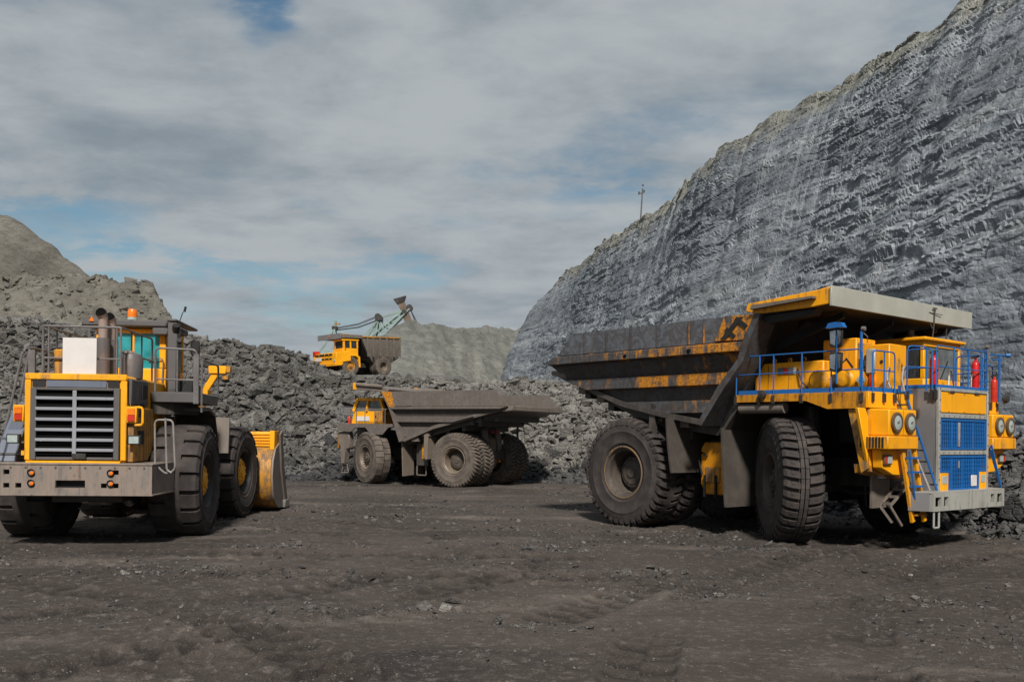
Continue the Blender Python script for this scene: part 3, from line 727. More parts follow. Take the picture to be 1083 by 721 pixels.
# ------------------------------------------------------------------ BIG HAUL TRUCK
T = empty('haul_truck', (5.577, 28.582, 0), R(-51))
tag(T, 'big yellow haul truck with blue railings and blue radiator grilles, parked under the cliff', 'haul truck')
TR, TW, TRIM = 1.54, 0.95, 0.72
ty = tyre_mesh('haul_tyre', TR, TW, TRIM, 40, 'haul', M['tyre'])
rd = rim_mesh('deep_rim', TRIM, TW, 'deep', M['rim']); hd = hub_mesh('deep_hub', TRIM, TW, 'deep', M['rim'])
rf = rim_mesh('bolt_rim', TRIM*0.9, TW, 'flat', M['rim']); hf = hub_mesh('bolt_hub', TRIM*0.9, TW, 'flat', M['dark_frame'])
tyf = tyre_mesh('front_haul_tyre', TR, TW, TRIM*0.9, 40, 'haul', M['tyre'])
gr = G(); gr.lathe([(TRIM*1.05, -0.462*TW), (TRIM*1.0, -0.478*TW), (TRIM*0.975, -0.468*TW)], n=56); ringm = gr.mesh('rim_ring', M['ring'])
rear = [('tyre', ty), ('rim', rd), ('hub', hd), ('rim_ring', ringm)]
for y, left, sp in ((-2.67, False, 0.1), (-1.62, False, 0.3), (2.67, True, 0.2), (1.62, True, 0.5)):
    place_wheel(T, rear, 0, y, TR-0.05, 0, sp, left)
for y, left in ((-2.52, False), (2.52, True)):
    place_wheel(T, [('tyre', tyf), ('rim', rf), ('hub', hf)], 5.0, y, TR-0.05, R(-40 if y < 0 else -33), 0.25, left)

def build_big_truck(T):
    # --- chassis
    g = G()
    for s in (-1, 1):
        g.box(-1.2, 7.9, s*0.95-0.22, s*0.95+0.22, 1.35, 2.05)
        g.prism([(-1.2, 1.4), (-1.2, 2.05), (-2.1, 2.6), (-2.1, 2.3)], 'y', s*0.95-0.2, s*0.95+0.2)
        g.cyl((0.6, s*1.15, 1.6), (0.5, s*1.15, 3.1), 0.16, n=12)
    for x in (-0.9, 2.2, 3.9, 6.0): g.box(x-0.15, x+0.15, -0.95, 0.95, 1.5, 1.95)
    g.build('chassis_frame', M['dark_frame'], T, 0.02)
    g = G(); g.lathe([(0.01, -1.15), (0.55, -1.1), (0.62, -0.6), (0.62, 0.6), (0.55, 1.1), (0.01, 1.15)], c=(0, 0, 1.5), n=24)
    g.box(-0.4, 0.4, -2.4, 2.4, 1.25, 1.75)
    g.build('rear_axle', M['dusty_dark'], T)
    g = G(); g.box(4.9, 5.4, -1.9, 1.9, 1.2, 1.65)
    for s in (-1, 1): g.cyl((5.15, s*1.75, 1.3), (5.15, s*1.75, 3.3), 0.24, n=14); g.cyl((5.15, s*1.75, 1.1), (5.15, s*1.75, 2.1), 0.31, n=14)
    g.build('front_axle', M['dark_frame'], T)
    g = G(); g.box(4.4, 7.3, -0.72, 0.72, 1.15, 3.4); g.box(3.2, 4.4, -0.5, 0.5, 1.2, 2.6); g.box(5.8, 7.4, -1.6, 1.6, 2.4, 3.3)
    g.build('engine', M['black'], T, 0.03)
    # hydraulic tank between the axles
    g = G(); g.prism([(2.08, 1.25), (2.25, 0.98), (2.9, 0.98), (2.9, 2.38), (2.2, 2.38), (2.08, 2.2)], 'y', -2.25, -1.3)
    tank = g.build('hydraulic_tank', M['yellow_soot'], T, 0.03)
    g = G(); g.box(2.28, 2.75, -2.29, -2.24, 1.30, 1.72); g.build('tank_door', M['yellow_dirty'], tank, 0.01)
    g = G(); g.tube([(2.18, -2.3, 1.5), (2.1, -2.36, 1.9), (2.2, -2.34, 2.1), (2.35, -2.3, 2.0)], 0.03)
    for x in (2.25, 2.62): g.box(x, x+0.05, -2.34, -2.28, 0.92, 1.5)
    g.build('hose', M['black'], tank)
    g = G(); g.box(2.1, 3.0, 1.3, 2.3, 1.0, 2.4); g.build('fuel_tank', M['yellow_soot'], T, 0.03)
    # --- mud flaps and fender skirts
    for s in (-1, 1):
        def flap(x, ya, yb, yc, yd, zt, zb, nm, bow):
            g = G(); vs = []; fs = []; n = 6
            for i in range(n+1):
                u = i/n; z = zt+(zb-zt)*u; b = bow*u*u
                vs += [(x+b, ya+(yc-ya)*u, z), (x+b, yb+(yd-yb)*u, z), (x+b+0.05, ya+(yc-ya)*u, z), (x+b+0.05, yb+(yd-yb)*u, z)]
            for i in range(n):
                a = i*4; c = a+4; fs += [(a, a+1, c+1, c), (a+2, c+2, c+3, a+3), (a, c, c+2, a+2), (a+1, a+3, c+3, c+1)]
            fs += [(0, 2, 3, 1), (n*4, n*4+1, n*4+3, n*4+2)]; g.add(vs, fs)
            return g.build(nm, M['flap'], T)
        flap(3.45, s*3.15, s*1.55, s*3.03, s*1.62, 2.75, 0.74, 'mud_flap', 0.05)
        flap(1.72, s*3.28, s*1.45, s*3.2, s*1.5, 3.0, 1.55, 'mud_flap', 0.12)
        g = G(); g.box(3.43, 3.47, min(s*3.05, s*1.65), max(s*3.05, s*1.65), 1.80, 1.86)
        for k in range(7): g.cyl((3.42, s*(1.8+k*0.19), 1.83), (3.44, s*(1.8+k*0.19), 1.83), 0.025, n=6)
        g.build('flap_strip', M['black'], T)
        # inner fender: from the flap up to the deck
        g = G(); g.prism([(3.42, 2.72), (3.95, 3.42), (4.0, 3.36), (3.5, 2.70)], 'y', s*1.5, s*3.05)
        g.build('fender', M['dusty_dark'], T)
        g = G(); g.cyl((3.95, s*2.98, 3.23), (5.25, s*2.98, 3.23), 0.13, n=16); g.build('drum', M['dusty'], T)
        G().bar((0.9, s*2.9, 2.5), (1.0, s*2.9, 3.4), 0.14, 0.2).build('bracket', M['dusty_dark'], T); G().bar((-1.15, s*1.2, 2.9), (-1.15, s*1.2, 4.0), 0.12, 0.25).build('bracket', M['dusty_dark'], T)
    # --- dump body
    xr_t = ([2.60, 2.86, 3.1, 3.4, 4.2, 4.42, 4.60, 5.52], [2.95, 2.82, 1.3, -0.2, -2.5, -3.05, -2.95, -1.96])
    xf_t = ([2.60, 2.86, 3.77, 4.45, 4.9, 5.52], [2.75, 2.86, 3.5, 4.12, 4.28, 4.62])
    def band(nm, sec, mat, s, parent=None, xa=None, xb=None, off=0.0, thick=0.14, nx=12):
        g = G(); k = len(sec); vs = []; fs = []
        for y, z in sec:
            a = np.interp(z, *xr_t) if xa is None else xa(z); b = np.interp(z, *xf_t) if xb is None else xb(z)
            for i in range(nx+1): vs.append((a+(b-a)*i/nx, s*(y+off), z))
        m = nx+1; o = len(vs)
        for y, z in sec:
            a = np.interp(z, *xr_t) if xa is None else xa(z); b = np.interp(z, *xf_t) if xb is None else xb(z)
            for i in range(nx+1): vs.append((a+(b-a)*i/nx, s*(y+off-thick), z))
        for j in range(k-1):
            for i in range(nx):
                a = j*m+i; fs += [(a, a+1, a+m+1, a+m), (o+a, o+a+m, o+a+m+1, o+a+1)]
            a = j*m; fs += [(a, a+m, o+a+m, o+a), (a+nx, o+a+nx, o+a+nx+m, a+nx+m)]
        for i in range(nx):
            fs += [(i, o+i, o+i+1, i+1)]; a = (k-1)*m+i; fs += [(a, a+1, o+a+1, o+a)]
        g.add(vs, fs); return g.build(nm, mat, parent or T, 0.0, True)
    body = empty('dump_body', (0, 0, 0), 0, T)
    for s in (-1, 1):
        band('side_wall', [(3.27, 5.52), (3.27, 4.88)], M['body_dark'], s, body)
        band('top_rail', [(3.27, 4.885), (3.44, 4.84), (3.44, 4.64), (3.20, 4.60)], M['body_rail'], s, body)
        band('side_slope', [(3.20, 4.598), (3.0, 4.17)], M['body_mid'], s, body)
        band('side_rib', [(2.98, 4.168), (3.13, 4.15), (3.13, 3.86), (2.93, 3.82)], M['body_rib'], s, body)
        band('side_slope', [(2.93, 3.818), (2.85, 3.48)], M['body_dark'], s, body)
        band('side_rib', [(2.84, 3.478), (2.97, 3.46), (2.97, 3.15), (2.80, 3.10)], M['body_low'], s, body)
        band('side_slope', [(2.80, 3.098), (2.62, 2.80)], M['body_low'], s, body)
        # seven flat plates on the upper side, a little proud, stiffeners between
        xs = [-2.02, -1.42, -0.52, 0.42, 1.42, 2.52, 3.02, 3.62]
        for i in range(7):
            a, b = xs[i]+0.03, xs[i+1]-0.03
            zt = 5.50; zb = 4.90
            if i == 0: poly = [(a, zt), (b, zt), (b, zb), (a-0.55, zb)]
            elif i == 6: poly = [(a, zt), (b+0.05, zt), (b-0.28, zb), (a, zb)]
            else: poly = [(a, zt), (b, zt), (b, zb), (a, zb)]
            g = G(); g.prism(poly, 'y', s*3.26, s*3.30); g.build('side_panel', M['body_panel'], body)
            if i < 6:
                g = G(); g.box(b+0.01, b+0.05, min(s*3.25, s*3.33), max(s*3.25, s*3.33), 4.90, 5.5); g.build('stiffener', M['body_low'], body)
        g = G(); g.prism([(3.70, 5.53), (4.60, 5.50), (4.26, 4.90), (3.40, 4.93)], 'y', s*3.26, s*3.36); cp = g.build('corner_panel', M['body_x'], body)
        g = G(); g.prism([(3.60, 4.96), (3.78, 4.96), (4.28, 5.46), (4.10, 5.46)], 'y', s*3.355, s*3.39)
        g.prism([(3.72, 5.16), (3.80, 5.24), (4.06, 5.02), (3.98, 4.94)], 'y', s*3.355, s*3.388); g.prism([(4.02, 5.42), (4.10, 5.48), (4.42, 5.24), (4.32, 5.16)], 'y', s*3.355, s*3.388)
        g.build('corner_brace', M['black'], body)
        # front corner column of the body
        g = G(); g.prism([(2.86, 2.86), (3.5, 3.77), (4.12, 4.45), (4.28, 4.9), (4.62, 5.52), (4.78, 5.50), (4.46, 4.9), (4.30, 4.42), (3.72, 3.75), (3.0, 2.8)], 'y', s*2.55, s*3.36)
        g.build('corner_column', M['body_col'], body)
        # lower edge beam that carries the floor
        g = G(); ed = [(2.95, 2.78), (1.3, 3.05), (-0.2, 3.36), (-2.5, 4.15), (-3.02, 4.36)]
        up = [(x, z+0.14) for x, z in reversed(ed)]
        g.prism(ed+up, 'y', s*2.30, s*3.02); g.build('floor_edge', M['dusty_dark'], body)
        for x, z in ((0.95, 2.93), (1.9, 2.78), (-1.3, 3.52), (-2.1, 3.80)): G().box(x-0.16, x+0.16, min(s*2.2, s*2.75), max(s*2.2, s*2.75), z-0.02, z+0.24).build('bracket', M['dusty'], body, 0.02)
        for x in (0.35, 2.62):
            gg = G(); gg.cyl((x, s*3.40, 4.72), (x, s*3.455, 4.72), 0.06, n=10); gg.build('eye_hole', M['void'], body)
    g = G(); g.prism([(2.9, 2.84), (1.3, 3.1), (-0.2, 3.42), (-2.5, 4.2), (-3.04, 4.42), (-3.02, 4.34), (-2.5, 4.0), (-0.2, 3.1), (1.3, 2.75), (2.9, 2.55)], 'y', -2.5, 2.5)
    g.build('floor', M['dusty_dark'], body)
    g = G(); g.prism([(-3.12, 4.36), (-3.12, 4.50), (-2.5, 4.42), (-2.4, 4.2)], 'y', -3.1, 3.1); g.build('tail_lip', M['dusty'], body, 0.02)
    g = G(); g.prism([(2.9, 2.6), (4.0, 4.3), (4.65, 5.52), (4.8, 5.5), (4.15, 4.25), (3.1, 2.6)], 'y', -2.6, 2.6); g.build('headboard', M['black'], body)
    g = G()
    for x in (-2.2, -1.2, -0.2, 0.8, 1.8):
        z = np.interp(x, [-2.5, -0.2, 1.3, 2.9], [4.0, 3.1, 2.75, 2.55]); g.prism([(x-0.12, z+0.05), (x+0.12, z+0.0), (x+0.12, z-0.25), (x-0.12, z-0.22)], 'y', -2.4, 2.4)
    g.build('floor_beam', M['dusty_dark'], body)
    # canopy over the cab
    can = G().prism([(4.60, 5.50), (4.30, 5.60), (4.36, 5.78), (6.30, 5.90), (6.64, 5.95), (6.64, 5.56), (6.2, 5.52)], 'y', -3.32, 3.32).build('canopy', M['yellow'], T, 0.02)
    G().prism([(4.62, 5.47), (6.60, 5.525), (6.60, 5.55), (4.62, 5.495)], 'y', -3.27, 3.27).build('canopy_underside', M['black'], can)
    G().prism([(6.645, 5.50), (6.70, 5.50), (6.70, 5.95), (6.645, 5.955)], 'y', -3.37, 3.34).build('canopy_board', M['board_grey'], can, 0.008)
    for s in (-1, 1):
        G().prism([(4.55, 5.60), (4.62, 5.70), (6.28, 5.75), (6.28, 5.70)], 'y', s*3.33, s*3.50).build('canopy_lip', M['dusty'], can)
        G().prism([(4.5, 5.46), (6.2, 5.5), (6.1, 5.36), (4.9, 5.26)], 'y', s*2.9, s*3.2).build('canopy_rib', M['black'], can)
        G().bar((3.62, s*1.55, 4.72), (4.85, s*1.55, 5.5), 0.22, 0.24).build('canopy_brace', M['dusty_dark'], can)
    g = G()
    for y in (-2.2, 0, 2.2): g.prism([(4.3, 4.9), (6.3, 5.5), (6.3, 5.36), (4.3, 4.6)], 'y', y-0.05, y+0.05)
    g.build('canopy_rib', M['black'], can)
    # --- deck
    G().box(3.95, 7.40, -3.08, 3.08, 3.40, 3.565).build('deck', M['dusty_dark'], T, 0.01)
    for s in (-1, 1):
        poly = [(3.92, 3.56), (7.42, 3.56), (7.42, 3.19), (6.48, 3.18), (5.92, 3.375), (3.92, 3.375)]
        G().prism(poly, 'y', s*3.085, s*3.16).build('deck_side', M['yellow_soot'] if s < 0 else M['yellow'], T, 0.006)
        G().box(3.98, 7.45, min(s*3.10, s*3.13), max(s*3.10, s*3.13), 3.563, 3.665).build('kick_plate', M['blue'], T)
        # front of the deck over the headlights
        G().prism([(s*3.16, 3.2), (s*3.16, 3.56), (s*1.24, 3.56), (s*1.24, 3.2)], 'x', 7.43, 7.5).build('deck_front', M['yellow_clean'], T, 0.006)
        G().box(7.44, 7.48, min(s*1.26, s*3.13), max(s*1.26, s*3.13), 3.563, 3.66).build('kick_plate', M['blue'], T)
        # headlight box
        hb = G().prism([(7.20, 2.585), (7.93, 2.585), (7.93, 3.165), (7.30, 3.19)], 'y', s*1.88, s*3.05).build('headlight_box', M['yellow_clean'], T, 0.03, seg=2)
        G().box(7.932, 7.940, s*2.46-0.008, s*2.46+0.008, 2.6, 3.15).build('seam', M['yellow_soot'], hb)
        lg = G().prism([(7.25, 2.29), (7.96, 2.29), (7.96, 2.58), (7.25, 2.58)], 'y', s*1.84, s*3.14).build('headlight_ledge', M['yellow'], T, 0.02)
        g = G()
        for k in range(8): g.box(7.30+k*0.075, 7.335+k*0.075, min(s*3.13, s*3.16), max(s*3.13, s*3.16), 2.32, 2.56)
        g.build('vent_slot', M['black'], lg)
        for y in (2.20, 2.78):
            hl = G().lathe([(0.22, 7.94), (0.22, 7.99), (0.165, 8.0), (0.16, 7.965)], axis='x', c=(0, s*y, 2.88), n=28).build('headlight', M['lens_ring'], T)
            G().lathe([(0.168, 7.96), (0.16, 7.985), (0.09, 7.998), (0.001, 8.002)], axis='x', c=(0, s*y, 2.88), n=28).build('lens', M['lens'], hl)
            G().bar((7.995, s*y-0.05, 2.87), (8.012, s*y+0.02, 2.90), 0.03, 0.03).build('bulb_cap', M['dusty'], hl)
        # fender front plate with its sloping outer flank
        fp = G().prism([(s*3.50, 3.19), (s*3.20, 3.19), (s*2.70, 2.3), (s*1.84, 2.3), (s*1.84, 1.66), (s*2.5, 1.70), (s*3.0, 1.86), (s*3.08, 1.98)], 'x', 7.38, 7.46)
        fp.build('fender_front', M['yellow_clean'], T, 0.01)
        G().prism([(6.95, 3.20), (7.46, 3.18), (7.46, 1.86), (7.30, 1.74)], 'y', s*3.02, s*3.09).build('fender_flank', M['yellow_dirty'], T, 0.01)
        G().hull8([(7.46, s*3.05, 1.95), (7.46, s*3.0, 1.80), (7.46, s*1.9, 1.62), (7.46, s*1.9, 1.7)], [(7.1, s*3.05, 1.95), (7.1, s*3.0, 1.75), (7.1, s*1.9, 1.58), (7.1, s*1.9, 1.66)]).build('fender_bottom', M['yellow_dirty'], T)
        G().prism([(s*3.0, 2.285), (s*1.86, 2.285), (s*1.86, 1.68), (s*2.5, 1.72), (s*2.95, 1.88)], 'x', 7.50, 7.72).build('fender_panel', M['yellow_clean'], T, 0.015)
        bl = G().box(7.722, 7.78, min(s*2.62, s*2.94), max(s*2.62, s*2.94), 1.95, 2.17).build('fog_lamp', M['lens_ring'], T, 0.01)
        G().box(7.775, 7.79, min(s*2.64, s*2.82), max(s*2.64, s*2.82), 1.98, 2.14).build('lens', M['lens'], bl)
        G().box(7.775, 7.788, min(s*2.84, s*2.925), max(s*2.84, s*2.925), 1.98, 2.14).build('lens', M['red_lens'], bl)
        # lower grey bracket plate and orange beacon under the fender
        G().box(7.18, 7.24, min(s*1.75, s*2.52), max(s*1.75, s*2.52), 0.94, 1.76).build('step_plate', M['dusty'], T, 0.01)
    G().cyl((7.28, -2.05, 1.72), (7.34, -1.62, 1.66), 0.085, n=12).build('signal_lamp', M['orange_lens'], T)
    G().box(7.25, 7.38, -2.36, -2.16, 1.62, 1.78).build('marker_lamp', M['lens'], T, 0.01)
    # --- radiator shell
    sh = G().prism([(6.85, 3.70), (8.05, 3.70), (8.05, 1.24), (7.42, 1.24), (7.2, 2.4)], 'y', -1.22, 1.22).build('radiator_shell', M['shell_grey'], T, 0.01)
    g = G()
    g.box(8.05, 8.12, -1.235, -1.15, 1.22, 3.705); g.box(8.05, 8.12, 1.15, 1.235, 1.22, 3.705)
    g.box(8.05, 8.118, -1.15, 1.15, 3.63, 3.705); g.box(8.05, 8.118, -1.15, 1.15, 3.02, 3.12); g.box(8.05, 8.118, -1.15, 1.15, 2.17, 2.27); g.box(8.05, 8.118, -1.15, 1.15, 1.22, 1.32)
    g.build('shell_frame', M['light_grey'], sh, 0.006)
    hp = G().box(8.055, 8.10, -1.13, 1.13, 3.14, 3.61).build('hood_panel', M['yellow_clean'], sh, 0.012)
    g = G()
    for y in (-0.75, 0.0, 0.75):
        for z in (3.15, 3.58): g.box(8.10, 8.115, y-0.025, y+0.025, z, z+0.03)
    g.build('latch', M['yellow_soot'], hp)
    g = G()
    for z in np.arange(1.35, 3.7, 0.26):
        for y in (-1.195, 1.195): g.cyl((8.115, y, z), (8.135, y, z), 0.022, n=6)
    for y in np.arange(-1.0, 1.05, 0.25):
        for z in (3.07, 2.22): g.cyl((8.112, y, z), (8.13, y, z), 0.02, n=6)
    tag(g.build('bolt', M['shell_grey'], sh), kind='stuff')
    for y in (-0.6, 0.6): G().box(8.10, 8.125, y-0.1, y+0.1, 3.595, 3.645).build('hinge', M['dark_frame'], hp)
    for nm, z0, z1 in (('upper', 2.29, 3.0), ('lower', 1.34, 2.15)):
        gl = G().box(8.056, 8.066, -1.14, 1.14, z0, z1).build('radiator_core', M['void'], sh)
        g = G(); n = 26
        cut = nm == 'lower'
        for i in range(n+1):
            y = -1.13+2.26*i/n; zb = z0+(0.44 if cut and (y < -0.70 or y > 0.76) else 0)
            g.box(8.085, 8.10, y-0.017, y+0.017, zb, z1)
        for z in np.arange(z0, z1, 0.10):
            y0, y1 = (-0.70, 0.76) if cut and z < z0+0.43 else (-1.13, 1.13)
            g.box(8.075, 8.09, y0, y1, z-0.010, z+0.010)
        g.box(8.07, 8.115, -1.14, 1.14, z1-0.05, z1); 
        if not cut: g.box(8.07, 8.115, -1.14, 1.14, z0, z0+0.05)
        else: g.box(8.07, 8.115, -0.70, 0.76, z0, z0+0.05); g.box(8.07, 8.113, -1.14, -0.68, z0+0.42, z0+0.47); g.box(8.07, 8.113, 0.74, 1.14, z0+0.42, z0+0.47); g.box(8.07, 8.112, -0.72, -0.67, z0, z0+0.44); g.box(8.07, 8.112, 0.73, 0.78, z0, z0+0.44)
        g.box(8.07, 8.114, -1.14, -1.09, z0+(0.44 if cut else 0), z1); g.box(8.07, 8.114, 1.09, 1.14, z0+(0.44 if cut else 0), z1)
        for y in (-0.55, 0.0, 0.5): g.box(8.068, 8.095, y-0.03, y+0.03, z0+0.05, z1-0.05)
        g.build('radiator_grille', M['blue'], sh, 0.0, False)
    G().bar((8.11, -0.26, 2.36), (8.115, -0.27, 2.92), 0.07, 0.03).build('grille_strip', M['silver'], sh)
    G().bar((8.112, -0.25, 1.86), (8.114, -0.26, 2.02), 0.05, 0.02).build('grille_strip', M['silver'], sh)
    for y in (-0.93, 0.97):
        lp = G().box(8.06, 8.11, y-0.20, y+0.20, 1.335, 1.76).build('corner_lamp', M['yellow_clean'], sh, 0.015)
        G().box(8.108, 8.122, y-0.11, y+0.11, 1.50, 1.68).build('lens', M['lens'], lp, 0.01)
    G().box(8.105, 8.125, 0.36, 0.64, 1.42, 1.68).build('number_plate', M['white'], sh, 0.008)
    # --- bumper
    ys = [-1.95, -1.84, -1.55, -1.42, -1.20, 1.02, 1.22, 1.38, 1.66, 1.78]; zs = [0.92, 1.02, 1.23, 1.32]
    ys = [y*0.94-0.06 for y in ys]
    bp = holed_plate(G(), 8.26, 8.34, ys, zs, {(1, 1), (3, 1), (5, 1), (7, 1)}).build('bumper', M['light_grey'], T)
    G().prism([(-1.95, 1.31), (1.62, 1.31), (1.62, 0.93), (-1.95, 0.93)], 'x', 7.95, 8.12).build('bumper_back', M['black'], bp)
    G().prism([(7.85, -2.06), (8.34, -1.89), (8.34, 1.613), (7.85, 1.8)], 'z', 1.322, 1.35).build('bumper_top', M['light_grey'], bp)
    G().prism([(7.85, -2.06), (8.26, -1.91), (8.26, -1.87), (7.85, -2.0)], 'z', 0.92, 1.32).build('bumper_end', M['shell_grey'], bp)
    G().prism([(7.85, 1.8), (8.26, 1.64), (8.26, 1.60), (7.85, 1.74)], 'z', 0.92, 1.32).build('bumper_end', M['shell_grey'], bp)
    G().tube(rail_loop([(8.3, -1.78, 0.93), (8.3, -1.78, 0.55), (8.3, -1.55, 0.55), (8.3, -1.55, 0.93)], 0.03), 0.025, 6).build('tow_step', M['light_grey'], bp)
    # --- ladders
    ld = empty('ladder', (0, 0, 0), 0, T)
    for a, b, mm_ in (((7.35, -2.02, 3.6), (8.05, -1.48, 1.37), 'silver'), ((7.72, -2.02, 3.6), (8.22, -1.48, 1.37), 'blue')): G().tube([a, b], 0.026, 7).build('ladder_rail', M[mm_], ld)
    for k in range(9):
        u = k/8; a = Vector((7.35, -2.02, 3.55)).lerp(Vector((8.05, -1.48, 1.5)), u); b = Vector((7.72, -2.02, 3.55)).lerp(Vector((8.22, -1.48, 1.5)), u)
        G().bar(a, b, 0.035, 0.035).build('rung', M['dark_frame'], ld)
    for o_, x in ((0, 7.35), (1, 7.72)):
        G().tube(rail_loop([(x+0.35*(1-o_)+0.1, -1.75, 2.5), (x-0.06, -2.06, 3.9), (x-0.04, -2.0, 4.15), (x-0.12, -1.8, 4.15), (x-0.25, -1.7, 3.62)], 0.12), 0.026, 7).build('grab_rail', M['silver'], ld)
    g = G()
    for y, xx_ in ((-2.34, 7.86), (-1.86, 7.88)): g.bar((xx_-0.02, y, 2.32), (xx_+0.02, y+0.44, 0.66), 0.06, 0.12, up=(0, 1, 0))
    yl = g.build('yellow_ladder', M['yellow'], T)
    for k in range(5):
        z = 2.1-k*0.32; dy = (2.32-z)/1.66*0.44
        G().box(7.83, 8.0, -2.33+dy, -1.86+dy, z-0.02, z+0.02).build('step', M['blue'] if k < 3 else M['yellow_dirty'], yl)
    g = G(); g.tube(rail_loop([(7.98, -2.28, 2.25), (7.99, -2.1, 1.5), (7.98, -1.95, 1.0), (7.86, -1.9, 0.95)], 0.1), 0.018, 6); g.build('ladder_cable', M['blue'], yl)
    st = G(); st.bar((7.5, -2.2, 1.0), (7.7, -1.72, 1.52), 0.05, 0.05); st.bar((7.25, -2.2, 1.0), (7.45, -1.72, 1.52), 0.05, 0.05); st.bar((7.5, -2.2, 1.0), (7.62, -1.9, 0.55), 0.05, 0.05); st.bar((7.25, -2.2, 1.0), (7.5, -2.1, 0.62), 0.05, 0.05)
    st = st.build('folding_step', M['dusty'], T)
    for u in (0.1, 0.4, 0.7, 1.0):
        a = Vector((7.5, -2.2, 1.0)).lerp(Vector((7.7, -1.72, 1.52)), u); b = Vector((7.25, -2.2, 1.0)).lerp(Vector((7.45, -1.72, 1.52)), u); G().bar(a, b, 0.05, 0.06).build('step', M['dusty'], st)
    g = G(); g.bar((7.9, 1.78, 2.35), (8.1, 1.98, 1.35), 0.04); g.bar((8.1, 1.42, 2.4), (8.2, 1.75, 1.35), 0.04); lf = g.build('ladder', M['blue'], T)
    for k in range(4):
        u = k/3; a = Vector((7.9, 1.78, 2.3)).lerp(Vector((8.1, 1.98, 1.42)), u); b = Vector((8.1, 1.42, 2.3)).lerp(Vector((8.2, 1.75, 1.42)), u); G().bar(a, b, 0.035).build('rung', M['dusty'], lf)
    # --- hand rails
    def railing(posts, z0, z1, mat=M['blue'], mid=True, r=0.018, corner=0.12):
        a = posts
        pts = [(a[0][0], a[0][1], z0)] + [(p[0], p[1], z1) for p in a] + [(a[-1][0], a[-1][1], z0)]
        g = G(); g.tube(rail_loop(pts, corner), r, 7)
        if mid: g.tube([(p[0], p[1], (z0+z1)/2+0.03) for p in a], r*0.85, 6)
        h = g.build('handrail', mat, T)
        for p in a[1:-1]: G().cyl((p[0], p[1], z0-0.12), (p[0], p[1], z1), r, n=7).build('post', mat, h)
        for p in a: G().box(p[0]-0.035, p[0]+0.035, p[1]-0.04, p[1]+0.04, z0-0.22, z0-0.02).build('post_foot', M['dark_frame'], h)
        return h
    for s in (-1, 1):
        railing([(3.92, s*3.14), (4.62, s*3.15), (5.02, s*3.15), (5.80, s*3.15), (6.57, s*3.15), (7.34, s*3.15)], 3.55, 4.50)
        if s < 0: railing([(7.50, s*3.0), (7.52, s*2.55), (7.52, s*2.1)], 3.55, 4.47)
    railing([(7.52, 2.0), (7.55, 2.55), (7.5, 3.05)], 3.5, 4.3, M['dusty'])
    for y0, y1 in ((-2.0, -1.5), ): railing([(7.75, y0+0.02), (7.95, y1)], 3.62, 4.62)
    railing([(8.05, -1.25), (8.05, -0.42), (8.05, 0.30), (8.05, 0.95), (8.05, 1.25)], 3.66, 4.66)
    railing([(7.3, 1.24), (7.95, 1.24)], 3.66, 4.60); railing([(7.35, -1.24), (7.95, -1.24)], 3.66, 4.6)
    g = G().tube(rail_loop([(8.02, -0.6, 3.68), (7.98, -0.5, 4.1), (7.9, -0.25, 4.15), (7.9, -0.1, 3.8)], 0.1), 0.02, 6).build('grab_rail', M['steel'], T); g = G().tube(rail_loop([(8.0, 0.55, 3.68), (7.98, 0.6, 4.05), (7.9, 0.9, 4.12), (7.9, 1.0, 3.8)], 0.1), 0.02, 6); g.build('grab_rail', M['steel'], T)
    G().box(7.0, 8.04, -1.225, 1.225, 3.703, 3.78).build('kick_plate', M['blue'], T, 0.005)
    # tall blue posts with lamps, mirrors
    for s in (-1, 1):
        po = G().cyl((7.22, s*3.0, 3.45), (7.22, s*3.0, 4.92), 0.032, n=10).build('lamp_post', M['blue'], T)
        g = G(); g.lathe([(0.001, 0.07), (0.05, 0.05), (0.055, -0.02), (0.03, -0.05), (0.001, -0.05)], axis='x', c=(7.26, s*3.0, 4.96), n=14); g.tube([(7.24, s*3.0, 4.9), (7.34, s*2.95, 4.78), (7.3, s*2.9, 4.66)], 0.012, 5); g.build('lamp', M['dusty'], po)
    mr = G().cyl((6.74, -3.2, 3.75), (6.74, -3.2, 5.02), 0.022, n=8).build('mirror_arm', M['blue'], T)
    for z0, z1 in ((4.55, 5.0), (4.0, 4.47)):
        for sgn in (-1, 1):
            a = Vector((6.74, -3.22, 0)); d = Vector((sgn*0.6, -0.15, 0)).normalized()*0.17
            p = [(a.x, a.y, z1), (a.x+d.x, a.y+d.y, z1-0.03), (a.x+d.x*0.9, a.y+d.y, z0+0.04), (a.x+d.x*0.1, a.y, z0)]
            bk = [(x, y+0.06, z) for x, y, z in p]
            mm = G().hull8(p, bk).build('mirror', M['black'], mr, 0.01)
            q = [(x, y-0.012, z) for x, y, z in [(a.x+d.x*0.1, a.y-0.0, z1-0.05), (a.x+d.x*0.85, a.y+d.y, z1-0.07), (a.x+d.x*0.75, a.y+d.y, z0+0.10), (a.x+d.x*0.2, a.y, z0+0.06)]]
            G().hull8(q, [(x, y+0.01, z) for x, y, z in q]).build('mirror_glass', M['mirror'], mm) if hasattr(mm, 'data') and False else G().hull8(q, [(x, y+0.01, z) for x, y, z in q]).build('mirror_glass', M['mirror'], mr)
    G().prism([(6.52, 5.0), (6.96, 5.0), (6.90, 5.11), (6.74, 5.13), (6.58, 5.11)], 'y', -3.32, -3.16).build('mirror_hood', M['blue'], mr)
    # --- boxes on the right deck: brake resistor cabinet, tall cabinet, air bottles
    rb = G().box(3.95, 5.9, -2.42, -1.3, 3.58, 4.37).build('resistor_cabinet', M['yellow'], T, 0.02)
    g = G()
